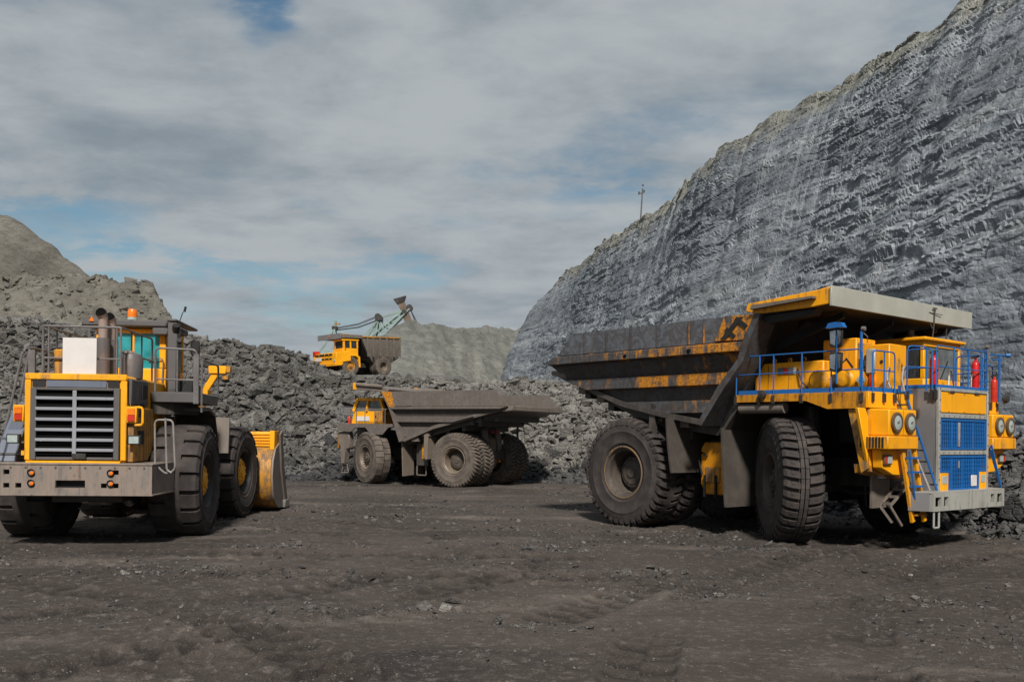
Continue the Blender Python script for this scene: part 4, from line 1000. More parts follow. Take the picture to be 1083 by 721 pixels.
    for x in (4.02, 4.5, 4.95, 5.35): G().lathe([(0.04, -0.015), (0.065, 0), (0.04, 0.015), (0.02, 0)], c=(x, -2.38, 4.42), n=10).build('lifting_eye', M['yellow_soot'], rb)
    for x in (4.0, 4.35, 4.95, 5.3): G().box(x, x+0.012, -2.432, -2.42, 3.7, 4.3).build('seam', M['yellow_soot'], rb)
    for i, (c, ) in enumerate((('loader_blue_grey',), ('red_lens',), ('shell_grey',), ('white',))):
        G().box(4.64+i*0.15, 4.785+i*0.15-(0.08 if i == 3 else 0), -2.445, -2.415, 4.08, 4.24).build('reflector', M[c], rb)
    tc = G().box(5.45, 6.35, -1.75, -0.9, 3.58, 4.92).build('tall_cabinet', M['yellow'], T, 0.02)
    G().box(6.34, 6.40, -1.70, -0.95, 3.7, 4.8).build('cabinet_door', M['yellow_dirty'], tc, 0.01)
    cb2 = G().box(6.35, 7.12, -1.62, -0.85, 3.58, 4.74).build('control_cabinet', M['yellow'], T, 0.02)
    g = G()
    for x in (6.5, 6.66): g.box(x, x+0.03, -1.645, -1.615, 4.05, 4.5)
    g.box(6.9, 6.96, -1.64, -1.615, 4.3, 4.36); g.build('cabinet_latch', M['black'], cb2)
    G().box(6.78, 7.02, -2.08, -2.0, 4.02, 4.60).build('relay_box', M['light_grey'], T, 0.03)
    G().box(6.86, 6.94, -2.05, -1.95, 3.55, 4.05).build('relay_stand', M['red_lens'], T)
    for x, r in ((5.85, 0.27), (6.55, 0.25)):
        ab = G(); ab.lathe([(0.001, -0.62), (r*0.6, -0.60), (r*0.92, -0.52), (r, -0.40), (r, 0.45), (r*0.8, 0.55), (0.001, 0.58)], c=(x, -2.05, 3.88), n=28)
        ab = ab.build('air_bottle', M['yellow'], T)
        G().lathe([(r*1.015, -0.1), (r*1.03, -0.08), (r*1.03, -0.02), (r*1.015, 0)], c=(x, -2.05, 3.88), n=28).build('strap', M['yellow_soot'], ab)
    G().lathe([(0.001, -0.06), (0.08, -0.05), (0.085, 0.04), (0.001, 0.05)], c=(6.92, -2.5, 3.86), n=16).build('work_lamp', M['lens'], T)
    G().lathe([(0.001, -0.06), (0.10, -0.04), (0.10, 0.04), (0.001, 0.05)], c=(4.75, -3.22, 3.56), n=14).build('work_lamp', M['dark_frame'], T)
    g = G()
    g.tube([(5.2, -2.45, 4.2), (5.35, -2.5, 3.9), (5.5, -2.45, 3.7), (5.6, -2.4, 3.6)], 0.02, 6); g.tube([(6.2, -2.3, 3.75), (6.25, -2.35, 4.2), (6.3, -2.1, 4.4), (6.35, -1.9, 4.2)], 0.03, 6); g.box(6.15, 6.27, -2.45, -2.2, 3.62, 4.02)
    g.cyl((6.42, -1.7, 4.3), (6.42, -1.3, 4.3), 0.12, n=12); g.cyl((6.3, -1.85, 4.05), (6.8, -1.85, 4.05), 0.09, n=10)
    g.build('hose', M['dark_frame'], T)
    # --- cab
    cx0, cx1, cy0, cy1, zb, zt = 5.55, 6.78, 0.62, 2.55, 3.58, 5.06
    cab = empty('cab', (0, 0, 0), 0, T)
    g = G()
    zs1, zs2 = 4.05, 4.86
    g.box(cx0, cx1, cy0, cy0+0.06, zb, zs1); g.box(cx0, cx1, cy1-0.06, cy1, zb, zs1); g.box(cx1-0.06, cx1, cy0+0.06, cy1-0.06, zb, zs1); g.box(cx0, cx0+0.06, cy0+0.06, cy1-0.06, zb, zt-0.1)
    for x, y in ((cx1-0.1, cy0), (cx1-0.1, cy1-0.1), (cx0, cy0), (cx0, cy1-0.1), (6.1, cy0), (6.1, cy1-0.1)): g.box(x, x+0.1, y+0.002, y+0.102, zs1, zs2)
    g.box(cx0-0.002, cx1+0.002, cy0-0.002, cy1+0.002, zs2, zt-0.06)
    g.build('cab_shell', M['yellow_clean'], cab, 0.015)
    G().box(cx0-0.15, cx1+0.10, cy0-0.1, cy1+0.1, zt-0.06, zt+0.03).build('cab_roof', M['yellow'], cab, 0.03, seg=2)
    G().box(cx1-0.05, cx1-0.03, cy0+0.1, cy1-0.1, zs1, zs2).build('windscreen', M['glass_sky'], cab)
    G().box(cx0+0.1, 6.1, cy0+0.03, cy0+0.05, zs1, zs2).build('side_window', M['glass'], cab); G().box(6.2, cx1-0.1, cy0+0.03, cy0+0.05, zs1, zs2).build('side_window', M['glass'], cab)
    G().box(cx0+0.1, cx1-0.1, cy1-0.05, cy1-0.03, zs1, zs2).build('side_window', M['glass'], cab)
    G().bar((cx1+0.01, 1.5, zs1+0.05), (cx1+0.01, 1.85, zs1+0.5), 0.02).build('wiper', M['black'], cab)
    g = G(); g.box(6.1, 6.35, 0.85, 1.15, zt+0.02, zt+0.12); g.cyl((6.22, 1.0, zt+0.1), (6.22, 1.0, zt+0.26), 0.09, n=12); g.build('roof_beacon', M['dusty_dark'], cab)
    g = G(); g.tube([(6.7, 1.2, 5.08), (6.72, 1.22, 5.35), (6.74, 1.24, 5.85)], 0.018, 6); g.tube([(6.70, 1.2, 5.35), (6.66, 1.14, 5.5), (6.66, 1.12, 5.8)], 0.014, 6); g.tube([(6.7, 1.0, 5.74), (6.75, 1.6, 5.72)], 0.01, 5); g.tube([(6.74, 1.15, 5.86), (6.74, 1.34, 5.86)], 0.018, 6)
    g.tube([(6.6, 2.1, 5.08), (6.62, 2.12, 5.55)], 0.015, 5); g.tube([(6.62, 2.12, 5.55), (6.7, 2.4, 5.95)], 0.006, 4)
    g.build('antenna', M['dusty_dark'], cab)
    # --- fire extinguishers
    def extinguisher(x, y, z, h, r, mat):
        g = G(); g.lathe([(0.001, z), (r*0.95, z), (r, z+0.03), (r, z+h*0.78), (r*0.75, z+h*0.86), (r*0.35, z+h*0.9), (r*0.3, z+h), (0.001, z+h)], axis='z', c=(x, y, 0), n=20)
        e = g.build('fire_extinguisher', mat, T)
        G().lathe([(r*1.03, z+h*0.5), (r*1.06, z+h*0.52), (r*1.06, z+h*0.56), (r*1.03, z+h*0.58)], axis='z', c=(x, y, 0), n=20).build('band', M['red_lens'], e)
        G().bar((x-0.1, y, z+h), (x+0.08, y, z+h+0.04), 0.05).build('valve', M['dark_frame'], e)
    extinguisher(7.88, -1.02, 3.72, 0.80, 0.095, M['red']); extinguisher(7.9, 0.98, 3.72, 0.80, 0.09, M['red']); extinguisher(7.62, 2.62, 3.5, 0.66, 0.085, M['red_lens'])
    # left-hand lamp arm and pole
    g = G(); g.tube([(7.6, 2.95, 3.5), (7.6, 2.95, 4.72)], 0.03, 7); g.tube([(7.6, 2.45, 4.70), (7.6, 3.3, 4.74)], 0.022, 7); g.tube([(7.6, 2.55, 4.58), (7.6, 3.1, 4.6)], 0.018, 6); g.cyl((7.6, 3.3, 4.74), (7.68, 3.38, 4.74), 0.05, n=8)
    g.build('lamp_post', M['blue'], T)
    G().lathe([(0.001, 0.08), (0.10, 0.06), (0.12, -0.03), (0.05, -0.08), (0.001, -0.08)], axis='x', c=(7.62, 3.3, 3.6), n=14).build('work_lamp', M['dark_frame'], T)
    # loose cables under the front
    g = G()
    g.tube([(6.6, -1.5, 2.2), (6.7, -1.9, 1.4), (6.8, -2.0, 0.95), (7.0, -1.7, 0.85), (7.15, -1.5, 1.2)], 0.03, 6); g.tube([(5.3, -1.5, 1.5), (6.2, -1.6, 1.2), (7.0, -1.5, 1.25)], 0.04, 6); g.tube([(7.2, -2.3, 2.6), (7.1, -2.5, 2.2), (7.15, -2.5, 1.7)], 0.025, 6)
    g.build('hose', M['black'], T)
    G().tube(arc((6.75, 0), 0.7, 0.2, 1.5, 6, lambda a, b: (a-0.2, -2.2, 2.5+b)), 0.11, 10).build('duct', M['dusty'], T)
build_big_truck(T)

# ------------------------------------------------------------------ WHEEL LOADER (seen from behind)
def build_loader():
    L = empty('wheel_loader', (-9.562, 22.816, 0), R(96))
    tag(L, 'yellow wheel loader seen from behind with slatted grille and teal cab window', 'wheel loader')
    r_, w_ = 1.36, 1.15
    lt = tyre_mesh('loader_tyre', r_, w_, 0.66, 20, 'loader', M['tyre'])
    lr = rim_mesh('loader_rim', 0.66, w_, 'flat', M['dark_frame']); lh = hub_mesh('loader_hub', 0.92, w_, 'flat', M['yellow_loader'])
    for x, y, left, sp, st in ((0, -1.675, False, 0.1, 0), (0, 1.675, True, 0.4, 0), (5.22, -1.675, False, 0.22, R(-7)), (5.22, 1.675, True, 0.6, R(-7))):
        place_wheel(L, [('tyre', lt), ('rim', lr), ('hub', lh)], x, y, r_-0.05, st, sp, left)
    g = G(); g.box(-1.9, 1.6, -0.75, 0.75, 0.9, 1.9); g.box(-0.35, 0.35, -1.2, 1.2, 1.0, 1.65); g.box(2.4, 6.0, -0.8, 0.8, 0.8, 1.9); g.box(4.9, 5.5, -1.2, 1.2, 1.0, 1.65); g.box(1.4, 2.6, -0.4, 0.4, 1.0, 1.7)
    g.build('frame', M['dusty_dark'], L, 0.03)
    # counterweight
    ys = [-1.66, -0.98, -0.86, -0.74, -0.62, -0.58, -0.30, 0.30, 0.62, 0.70, 0.98, 1.10, 1.22, 1.34, 1.66]
    zs = [1.15, 1.28, 1.38, 1.44, 1.56, 1.66, 1.76]
    holes = {(1, 1), (3, 1), (1, 4), (10, 1), (12, 1), (12, 4), (6, 1), (6, 2)}
    cw = holed_plate(G(), -2.95, -2.85, ys, zs, holes).build('counterweight', M['bumper_worn'], L)
    G().box(-2.80, -2.70, -1.6, 1.6, 1.17, 1.75).build('counterweight_back', M['black'], cw)
    G().prism([(-2.97, -1.68), (-2.97, 1.68), (-1.4, 1.75), (-1.4, -1.75)], 'z', 1.762, 1.80).build('counterweight_top', M['bumper_worn'], cw, 0.01)
    G().prism([(-2.97, -1.68), (-2.97, 1.68), (-1.4, 1.75), (-1.4, -1.75)], 'z', 1.11, 1.148).build('counterweight_bottom', M['bumper_worn'], cw, 0.01)
    for s in (-1, 1):
        G().prism([(-2.95, s*1.66), (-1.4, s*1.74), (-1.4, s*1.66), (-2.85, s*1.60)], 'z', 1.15, 1.76).build('counterweight_end', M['bumper_worn'], cw)
        for z in (1.38, 1.60):
            for y in (0.80, ):
                lp = G().lathe([(0.075, -2.99), (0.07, -2.955), (0.06, -2.95)], axis='x', c=(0, s*y-0.02, z), n=16).build('lamp_hole', M['void'], cw)
                G().lathe([(0.001, -2.985), (0.036, -2.98), (0.04, -2.955)], axis='x', c=(0, s*y-0.035, z-0.01), n=14).build('lamp', M['orange_lens'], cw)
    g = G()
    for y in np.arange(-1.5, 1.55, 0.3): g.cyl((-2.965, y, 1.71), (-2.945, y, 1.71), 0.024, n=6)
    tag(g.build('bolt', M['loader_grey'], cw), kind='stuff')
    # hood
    hood = G().prism([(-2.60, 1.80), (-2.60, 3.60), (-2.5, 3.68), (0.6, 3.68), (0.6, 1.80)], 'y', -1.02, 1.03).build('hood', M['yellow_loader'], L, 0.05, seg=2)
    G().box(-2.66, -2.602, -1.04, 1.05, 3.56, 3.70).build('hood_rim', M['yellow_loader'], hood, 0.02)
    for y0, y1 in ((0.93, 1.05), (-1.04, -0.91)): G().box(-2.655, -2.602, y0, y1, 1.85, 3.56).build('hood_rim', M['yellow_loader'], hood, 0.015)
    G().box(-2.72, -2.602, -0.93, 1.0, 1.77, 1.84).build('hood_sill', M['yellow_clean'], hood, 0.01)
    G().box(-2.65, -2.605, -0.62, 0.62, 3.405, 3.55).build('grille_header', M['loader_blue_grey'], hood, 0.01)
    for y0, y1 in ((0.64, 0.90), (-0.88, -0.64)): G().box(-2.64, -2.605, y0, y1, 3.41, 3.55).build('vent', M['black'], hood)
    gf = G().box(-2.615, -2.605, -0.90, 0.92, 1.86, 3.40).build('grille_core', M['void'], hood)
    g = G(); g.box(-2.70, -2.617, 0.80, 0.92, 1.86, 3.40); g.box(-2.70, -2.617, -0.90, -0.78, 1.86, 3.40); g.box(-2.698, -2.617, -0.78, 0.80, 3.34, 3.40); g.box(-2.698, -2.617, -0.78, 0.80, 1.86, 1.92)
    g.build('grille_frame', M['loader_grey'], hood, 0.012)
    for z in (3.17, 2.945, 2.72, 2.50, 2.285, 2.07):
        G().box(-2.72, -2.66, -0.795, 0.815, z-0.035, z+0.035).build('grille_bar', M['bar_grey'], hood, 0.012)
    for z in np.arange(1.97, 3.33, 0.1125):
        G().hull8([(-2.66, -0.78, z), (-2.66, 0.80, z), (-2.62, 0.80, z+0.04), (-2.62, -0.78, z+0.04)], [(-2.66, -0.78, z+0.012), (-2.66, 0.80, z+0.012), (-2.62, 0.80, z+0.052), (-2.62, -0.78, z+0.052)]).build('louvre', M['void'], hood)
    G().box(-2.735, -2.715, -0.03, 0.05, 1.92, 3.34).build('grille_post', M['bar_grey'], hood, 0.01)
    G().box(-2.76, -2.70, -0.24, 0.04, 1.88, 2.0).build('latch', M['dark_frame'], hood, 0.01)
    # hood side, right: panel, lamp and pull handle
    G().box(-2.5, -1.2, -1.10, -1.025, 3.05, 3.62).build('side_panel', M['loader_grey'], hood, 0.02)
    G().box(-1.75, -1.35, -1.125, -1.10, 3.22, 3.52).build('vent', M['black'], hood)
    G().prism([(-2.55, 1.82), (-2.55, 3.0), (-1.0, 3.0), (-0.9, 2.2), (-1.4, 1.82)], 'y', -1.16, -1.03).build('side_panel', M['yellow_dirty'], hood, 0.015)
    g = G()
    for z in (2.2, 2.8): g.box(-2.2, -1.8, -1.175, -1.155, z, z+0.3)
    g.build('vent', M['black'], hood)
    for s, yy in ((-1, -1.14), (1, 1.17)):
        tl = G().box(-2.66, -2.52, yy-0.11, yy+0.11, 2.66, 3.02).build('tail_lamp_mount', M['yellow_loader'], L, 0.015)
        G().box(-2.69, -2.655, yy-0.075, yy+0.075, 2.70, 2.83).build('lens', M['red_lens'], tl); G().box(-2.69, -2.655, yy-0.075, yy+0.075, 2.84, 2.97).build('lens', M['orange_lens'], tl)
        wl = G().box(-2.74, -2.6, yy-0.13+s*0.08, yy+0.13+s*0.08, 2.20, 2.40).build('work_lamp', M['dark_frame'], L, 0.01)
        G().box(-2.755, -2.738, yy-0.10+s*0.08, yy+0.10+s*0.08, 2.225, 2.375).build('lens', M['lens'], wl)
    G().tube(rail_loop([(-2.6, -1.2, 2.62), (-2.6, -1.36, 2.62), (-2.6, -1.36, 3.0), (-2.6, -1.2, 3.0)], 0.07), 0.028, 7).build('pull_handle', M['yellow_clean'], L)
    G().box(-2.62, -2.56, 1.0, 1.12, 1.95, 2.05).build('bracket', M['yellow_loader'], L)
    # hood rail, white board, silencers
    hr = G().tube(rail_loop([(-2.3, 0.82, 3.66), (-2.3, 0.82, 4.74), (-2.3, -0.80, 4.74), (-2.3, -0.80, 3.66)], 0.05), 0.026, 7).build('handrail', M['rail_grey'], L)
    G().tube([(-2.3, 0.82, 4.05), (-2.3, -0.80, 4.05)], 0.022, 6).build('mid_rail', M['rail_grey'], hr)
    for y in (0.70, -0.14, -0.72): G().tube([(-2.3, y, 3.66), (-2.3, y, 4.74)], 0.022, 6).build('post', M['rail_grey'], hr)
    for s, ya in ((1, 0.82), (-1, -0.80)):
        h2 = G().tube(rail_loop([(-2.3, ya, 4.74), (0.2, ya-0.0, 4.74), (0.2, ya, 3.66)], 0.1), 0.024, 7).build('handrail', M['rail_grey'], L)
        G().tube([(-2.3, ya, 4.2), (0.2, ya, 4.2)], 0.02, 6).build('mid_rail', M['rail_grey'], h2)
        for x in (-1.5, -0.7): G().tube([(x, ya, 3.66), (x, ya, 4.74)], 0.02, 6).build('post', M['rail_grey'], h2)
    G().box(-2.48, -2.44, -0.35, 0.35, 3.69, 4.48).build('blank_board', M['white'], L, 0.004)
    G().box(-2.25, -1.75, 0.38, 0.62, 3.66, 4.25).build('box_cover', M['yellow_dirty'], L, 0.03)
    for x, y, dz in ((-1.0, -0.02, 0), (-0.62, -0.09, -0.06)):
        ms = G().cyl((x, y, 3.66), (x, y, 4.62), 0.155, n=18).build('silencer', M['muffler'], L)
        g = G(); g.tube([(x, y, 4.60), (x, y, 5.00+dz), (x-0.01, y+0.0, 5.10+dz), (x-0.08, y+0.02, 5.19+dz)], [0.105, 0.105, 0.11, 0.12], 16, cap=False); g.build('exhaust_pipe', M['exhaust'], ms)
        G().lathe([(0.001, 0), (0.112, 0.0), (0.122, -0.012)], axis='x', c=(x-0.09, y+0.02, 5.19+dz), n=16).build('pipe_mouth', M['void'], ms)
    ac = G(); ac.lathe([(0.001, 3.66), (0.24, 3.66), (0.25, 4.08), (0.2, 4.2), (0.1, 4.24), (0.001, 4.24)], axis='z', c=(-1.7, -0.86, 0), n=24); ac = ac.build('air_cleaner', M['muffler'], L)
    G().lathe([(0.001, 0.04), (0.12, 0.03), (0.14, -0.02), (0.001, -0.03)], axis='z', c=(-1.72, -0.78, 4.25), n=18).build('cap', M['exhaust'], ac)
    # cab
    cab = empty('cab', (0, 0, 0), 0, L)
    x0, x1, y0, y1 = 0.62, 2.5, -1.02, 0.66
    g = G(); g.box(x0, x1, y0, y0+0.08, 3.4, 4.05); g.box(x0, x1, y1-0.08, y1, 3.4, 4.05); g.box(x0, x0+0.08, y0+0.08, y1-0.08, 3.66, 4.05); g.box(x1-0.08, x1, y0+0.08, y1-0.08, 3.4, 4.0)
    for x, y in ((x0, y0), (x0, y1-0.16), (x1-0.16, y0), (x1-0.16, y1-0.16)): g.box(x, x+0.16, y+0.001, y+0.161, 4.05, 4.92)
    g.box(x0-0.002, x1, y0-0.002, y1+0.002, 4.92, 5.04); g.box(x0+0.002, x0+0.1, -0.26, -0.18, 4.05, 4.92)
    g.build('cab_shell', M['yellow_clean'], cab, 0.03, seg=2)
    G().box(x0+0.03, x0+0.05, y0+0.16, y1-0.16, 4.05, 4.92).build('rear_window', M['teal'], cab)
    for y in (y0+0.03, y1-0.05): G().box(x0+0.16, x1-0.16, y, y+0.02, 4.05, 4.92).build('side_window', M['teal'], cab)
    G().box(x1-0.05, x1-0.03, y0+0.16, y1-0.16, 4.0, 4.92).build('windscreen', M['teal'], cab)
    rf = G().box(x0-0.25, x1+0.15, -1.10, 0.92, 5.05, 5.22).build('cab_roof', M['loader_grey'], cab, 0.04)
    bc = G().lathe([(0.12, 5.22), (0.12, 5.29), (0.001, 5.29)], axis='z', c=(0.5, -0.24, 0), n=18).build('beacon', M['lens'], cab)
    G().lathe([(0.115, 5.29), (0.115, 5.44), (0.09, 5.49), (0.001, 5.50)], axis='z', c=(0.5, -0.24, 0), n=18).build('beacon_dome', M['orange_lens'], cab)
    G().prism([(0.62, 5.16), (0.74, 5.16), (0.68, 5.28)], 'x', 0.34, 0.38).build('marker_lamp', M['orange_lens'], cab)
    g = G(); g.box(0.35, 0.75, -1.35, -1.12, 3.40, 5.20); g.box(0.36, 0.74, -1.12, -0.75, 4.86, 5.04); g.box(0.3, 2.6, -1.36, -1.10, 5.19, 5.26); g.build('roll_bar', M['loader_grey'], cab, 0.03)
    g = G(); g.cyl((0.42, -1.30, 4.95), (0.3, -1.34, 5.10), 0.09, n=10); g.cyl((0.4, -1.40, 4.7), (0.3, -1.42, 4.74), 0.06, n=8); g.tube([(0.4, -1.36, 5.1), (0.42, -1.46, 5.42), (0.43, -1.50, 5.48)], 0.012, 5); g.cyl((0.43, -1.5, 5.45), (0.43, -1.53, 5.58), 0.03, n=8); g.build('camera_mast', M['black'], cab)
    mi = G().box(1.15, 1.22, -1.72, -1.50, 4.42, 4.82).build('mirror', M['black'], cab, 0.03); G().tube([(1.2, -1.35, 4.9), (1.2, -1.6, 4.86), (1.2, -1.62, 4.4)], 0.02, 6).build('mirror_arm', M['rail_grey'], mi)
    G().tube(rail_loop([(0.55, -0.95, 3.5), (0.55, -0.98, 4.3), (0.55, -0.6, 4.3)], 0.1), 0.018, 6).build('grab_rail', M['rail_grey'], cab)
    # right platform with rails
    pl = G().prism([(-0.75, 3.42), (1.6, 3.42), (1.6, 3.17), (-0.75, 3.17)], 'y', -2.10, -1.03).build('platform', M['loader_grey'], L, 0.02)
    G().prism([(-0.7, -1.05), (0.3, -1.05), (0.3, -1.9), (-0.5, -1.5)], 'z', 2.9, 3.16).build('platform_bracket', M['dusty_dark'], L)
    for x in (-0.72,):
        h = G().tube(rail_loop([(x, -1.12, 3.42), (x, -1.12, 4.45), (x, -2.06, 4.42), (x, -2.06, 3.42)], 0.12), 0.026, 7).build('handrail', M['rail_grey'], L)
        G().tube([(x, -1.12, 3.72), (x, -2.06, 3.70)], 0.02, 6).build('mid_rail', M['rail_grey'], h)
        G().tube([(x, -1.62, 3.42), (x, -1.62, 4.43)], 0.02, 6).build('post', M['rail_grey'], h)
        G().box(x-0.04, x+0.04, -2.12, -2.0, 3.15, 4.32).build('post', M['rail_grey'], h)
    h = G().tube(rail_loop([(-0.6, -2.16, 2.95), (-0.6, -2.16, 4.2), (1.5, -2.12, 4.2), (1.5, -2.12, 3.4)], 0.1), 0.026, 7).build('handrail', M['rail_grey'], L)
    G().prism([(0.9, 3.42), (2.2, 3.42), (2.2, 3.6), (1.3, 3.82), (0.9, 3.78)], 'y', -1.62, -1.15).build('tool_box', M['black'], L, 0.03)
    g = G(); g.box(2.0, 2.5, -1.75, -1.45, 3.3, 3.62); g.box(2.2, 2.4, -1.42, -1.3, 3.35, 3.55); g.build('valve_block', M['yellow_clean'], L, 0.02)
    g = G(); g.tube(arc((0.5, 3.75), 0.32, 0.4, 2.9, 8, lambda a, b: (a, -1.72, b)), 0.025, 6); g.tube([(0.3, -1.5, 3.45), (0.35, -1.6, 3.9), (0.5, -1.75, 4.1)], 0.02, 6); g.build('hose', M['rail_grey'], L)
    # fenders and rear platform handrails
    for s in (-1, 1):
        g = G(); n = 8
        pts = [(-0.2, 3.06), (0.6, 3.10), (1.3, 2.95), (1.72, 2.3)]
        g.prism(pts + [(x, z-0.08) for x, z in reversed(pts)], 'y', s*1.1, s*2.1); g.build('fender', M['dusty_dark'], L)
        g = G(); g.prism([(3.6, 1.9), (3.75, 2.9), (3.85, 2.9), (3.75, 1.9)], 'y', s*0.8, s*2.0); g.build('fender', M['dusty'], L)
        hb = G().tube(rail_loop([(-2.55, s*1.62, 1.78), (-2.55, s*1.60, 2.74), (-2.55, s*1.98, 2.74), (-2.55, s*2.04, 1.66), (-2.55, s*1.85, 1.56), (-2.55, s*1.68, 1.72)], 0.1), 0.022, 7).build('rear_handrail', M['worn_rail'] if s < 0 else M['rail_grey'], L)
        G().tube(rail_loop([(-2.62, s*1.84, 2.78), (-2.62, s*1.88, 1.66), (-2.62, s*1.98, 1.6)], 0.06), 0.022, 7).build('post', M['worn_rail'] if s < 0 else M['rail_grey'], hb)
    # left stair with blue-grey cheek
    G().prism([(-2.35, 1.80), (-1.75, 1.80), (-1.05, 2.65), (-1.05, 3.15), (-1.55, 2.9), (-2.15, 2.2)], 'y', 1.35, 1.75).build('stair_cheek', M['loader_blue_grey'], L, 0.02)
    G().hull8([(-1.9, 1.98, 1.8), (-1.9, 1.62, 1.8), (-1.9, 1.20, 3.1), (-1.9, 1.45, 3.1)], [(-1.8, 1.98, 1.8), (-1.8, 1.62, 1.8), (-1.8, 1.20, 3.1), (-1.8, 1.45, 3.1)]).build('stair_cheek', M['loader_blue_grey'], L, 0.02)
    for k in range(5): G().box(-2.3+k*0.24, -2.05+k*0.24, 1.2, 1.7, 1.95+k*0.25, 1.99+k*0.25).build('step', M['loader_grey'], L)
    h = G().tube(rail_loop([(-1.55, 2.0, 1.8), (-1.55, 1.86, 2.6), (-1.55, 1.52, 4.30), (-1.3, 1.4, 4.34), (-0.2, 1.3, 4.30), (-0.2, 1.25, 3.4)], 0.15), 0.03, 7).build('handrail', M['rail_grey'], L)
    G().tube([(-1.5, 1.72, 1.8), (-1.5, 1.65, 2.9), (-1.5, 1.40, 4.3)], 0.03, 7).build('post', M['rail_grey'], h); G().tube([(-1.5, 1.62, 1.9), (-1.55, 2.05, 2.2)], 0.03, 7).build('post', M['rail_grey'], h)
    G().box(-1.53, -1.44, 1.28, 1.42, 3.2, 4.28).build('post', M['rail_grey'], h); G().tube([(-1.45, 1.12, 3.3), (-1.45, 1.12, 4.28)], 0.028, 7).build('post', M['rail_grey'], h)
    G().box(-1.0, 1.6, 1.04, 1.45, 3.2, 3.36).build('platform', M['loader_grey'], L, 0.02)
    # lamp arm in front of the cab
    la = G(); la.bar((3.0, -1.35, 3.4), (3.0, -1.78, 4.12), 0.14, 0.16); la.box(2.93, 3.07, -1.46, -1.24, 3.0, 3.45); la = la.build('lamp_arm', M['yellow_clean'], L, 0.01)
    G().box(2.88, 3.14, -2.05, -1.58, 4.08, 4.30).build('lamp_housing', M['yellow_clean'], la, 0.02)
    g = G(); g.box(2.9, 3.12, -2.16, -2.052, 4.12, 4.30); g.box(2.95, 3.1, -2.1, -1.92, 3.93, 4.06); g.build('lamp', M['yellow_dirty'], la, 0.01)
    # boom and bucket
    for s in (-1, 1): G().prism([(3.4, 2.9), (3.2, 2.4), (5.6, 1.1), (6.9, 0.5), (7.0, 0.9), (5.8, 1.7)], 'y', s*0.62-0.16, s*0.62+0.16).build('boom_arm', M['yellow_dirty'], L, 0.02)
    G().prism([(3.0, 1.5), (3.0, 2.9), (3.6, 2.9), (4.6, 1.9)], 'y', -0.85, 0.85).build('front_frame', M['dusty_dark'], L)
    G().cyl((3.5, 0, 2.3), (6.3, 0, 1.9), 0.16, n=12).build('tilt_cylinder', M['dusty_dark'], L)
    bk = empty('bucket', (6.2, 0, 0), R(-4), L)
    back = [(1.55, 2.16), (0.95, 1.98), (0.62, 1.6), (0.52, 1.1), (0.66, 0.6), (1.0, 0.22), (1.5, 0.07), (2.6, 0.04)]
    outer = back + [(x+0.07, z+0.06) for x, z in reversed(back)]
    G().prism(outer, 'y', -2.72, 2.72).build('bucket_shell', M['yellow_dirty'], bk, 0.01)
    for s in (-1, 1):
        G().prism(back + [(1.75, 2.3)], 'y', s*2.73, s*2.79).build('bucket_side', M['bumper_worn'], bk)
        G().prism([(1.35, 2.42), (1.66, 2.55), (2.05, 1.3), (2.65, 0.1), (2.3, 0.1), (1.6, 1.3)], 'y', s*2.79, s*2.85).build('bucket_cutter', M['dusty'], bk)
        G().box(2.1, 2.75, s*2.82-0.06, s*2.82+0.06, 0.03, 0.28).build('corner_tooth', M['steel'], bk, 0.02)
    G().prism([(1.0, 2.0), (1.3, 2.52), (1.42, 2.52), (1.62, 2.16)], 'y', -2.7, 2.7).build('spill_guard', M['yellow_loader'], bk, 0.01)
    for k in range(5):
        z = 2.06+k*0.09; x = 1.02+k*0.055; G().box(x-0.05, x+0.01, -2.6, -1.9, z, z+0.045).build('guard_slat', M['yellow_clean'], bk)
    G().box(0.9, 1.6, -2.75, -2.60, 1.95, 2.55).build('guard_post', M['yellow_clean'], bk, 0.01)
    for y in np.linspace(-2.6, 2.6, 8): G().prism([(2.45, 0.03), (2.95, 0.05), (2.45, 0.16)], 'y', y-0.09, y+0.09).build('tooth', M['steel'], bk)
    return L
build_loader()

# ------------------------------------------------------------------ dusty haul truck in the middle
def tub_band(parent, nm, sec, mat, s, xr, xf, thick=0.12, nx=10):
    g = G(); k = len(sec); vs = []; fs = []; m = nx+1
    for off in (0.0, thick):
        for y, z in sec:
            a = np.interp(z, *xr); b = np.interp(z, *xf)
            for i in range(m): vs.append((a+(b-a)*i/nx, s*(y-off), z))
    o = k*m
    for j in range(k-1):
        for i in range(nx):
            a = j*m+i; fs += [(a, a+1, a+m+1, a+m), (o+a, o+a+m, o+a+m+1, o+a+1)]
        a = j*m; fs += [(a, a+m, o+a+m, o+a), (a+nx, o+a+nx, o+a+nx+m, a+nx+m)]
    for i in range(nx):
        fs += [(i, o+i, o+i+1, i+1)]; a = (k-1)*m+i; fs += [(a, a+1, o+a+1, o+a)]
    g.add(vs, fs); return g.build(nm, mat, parent)

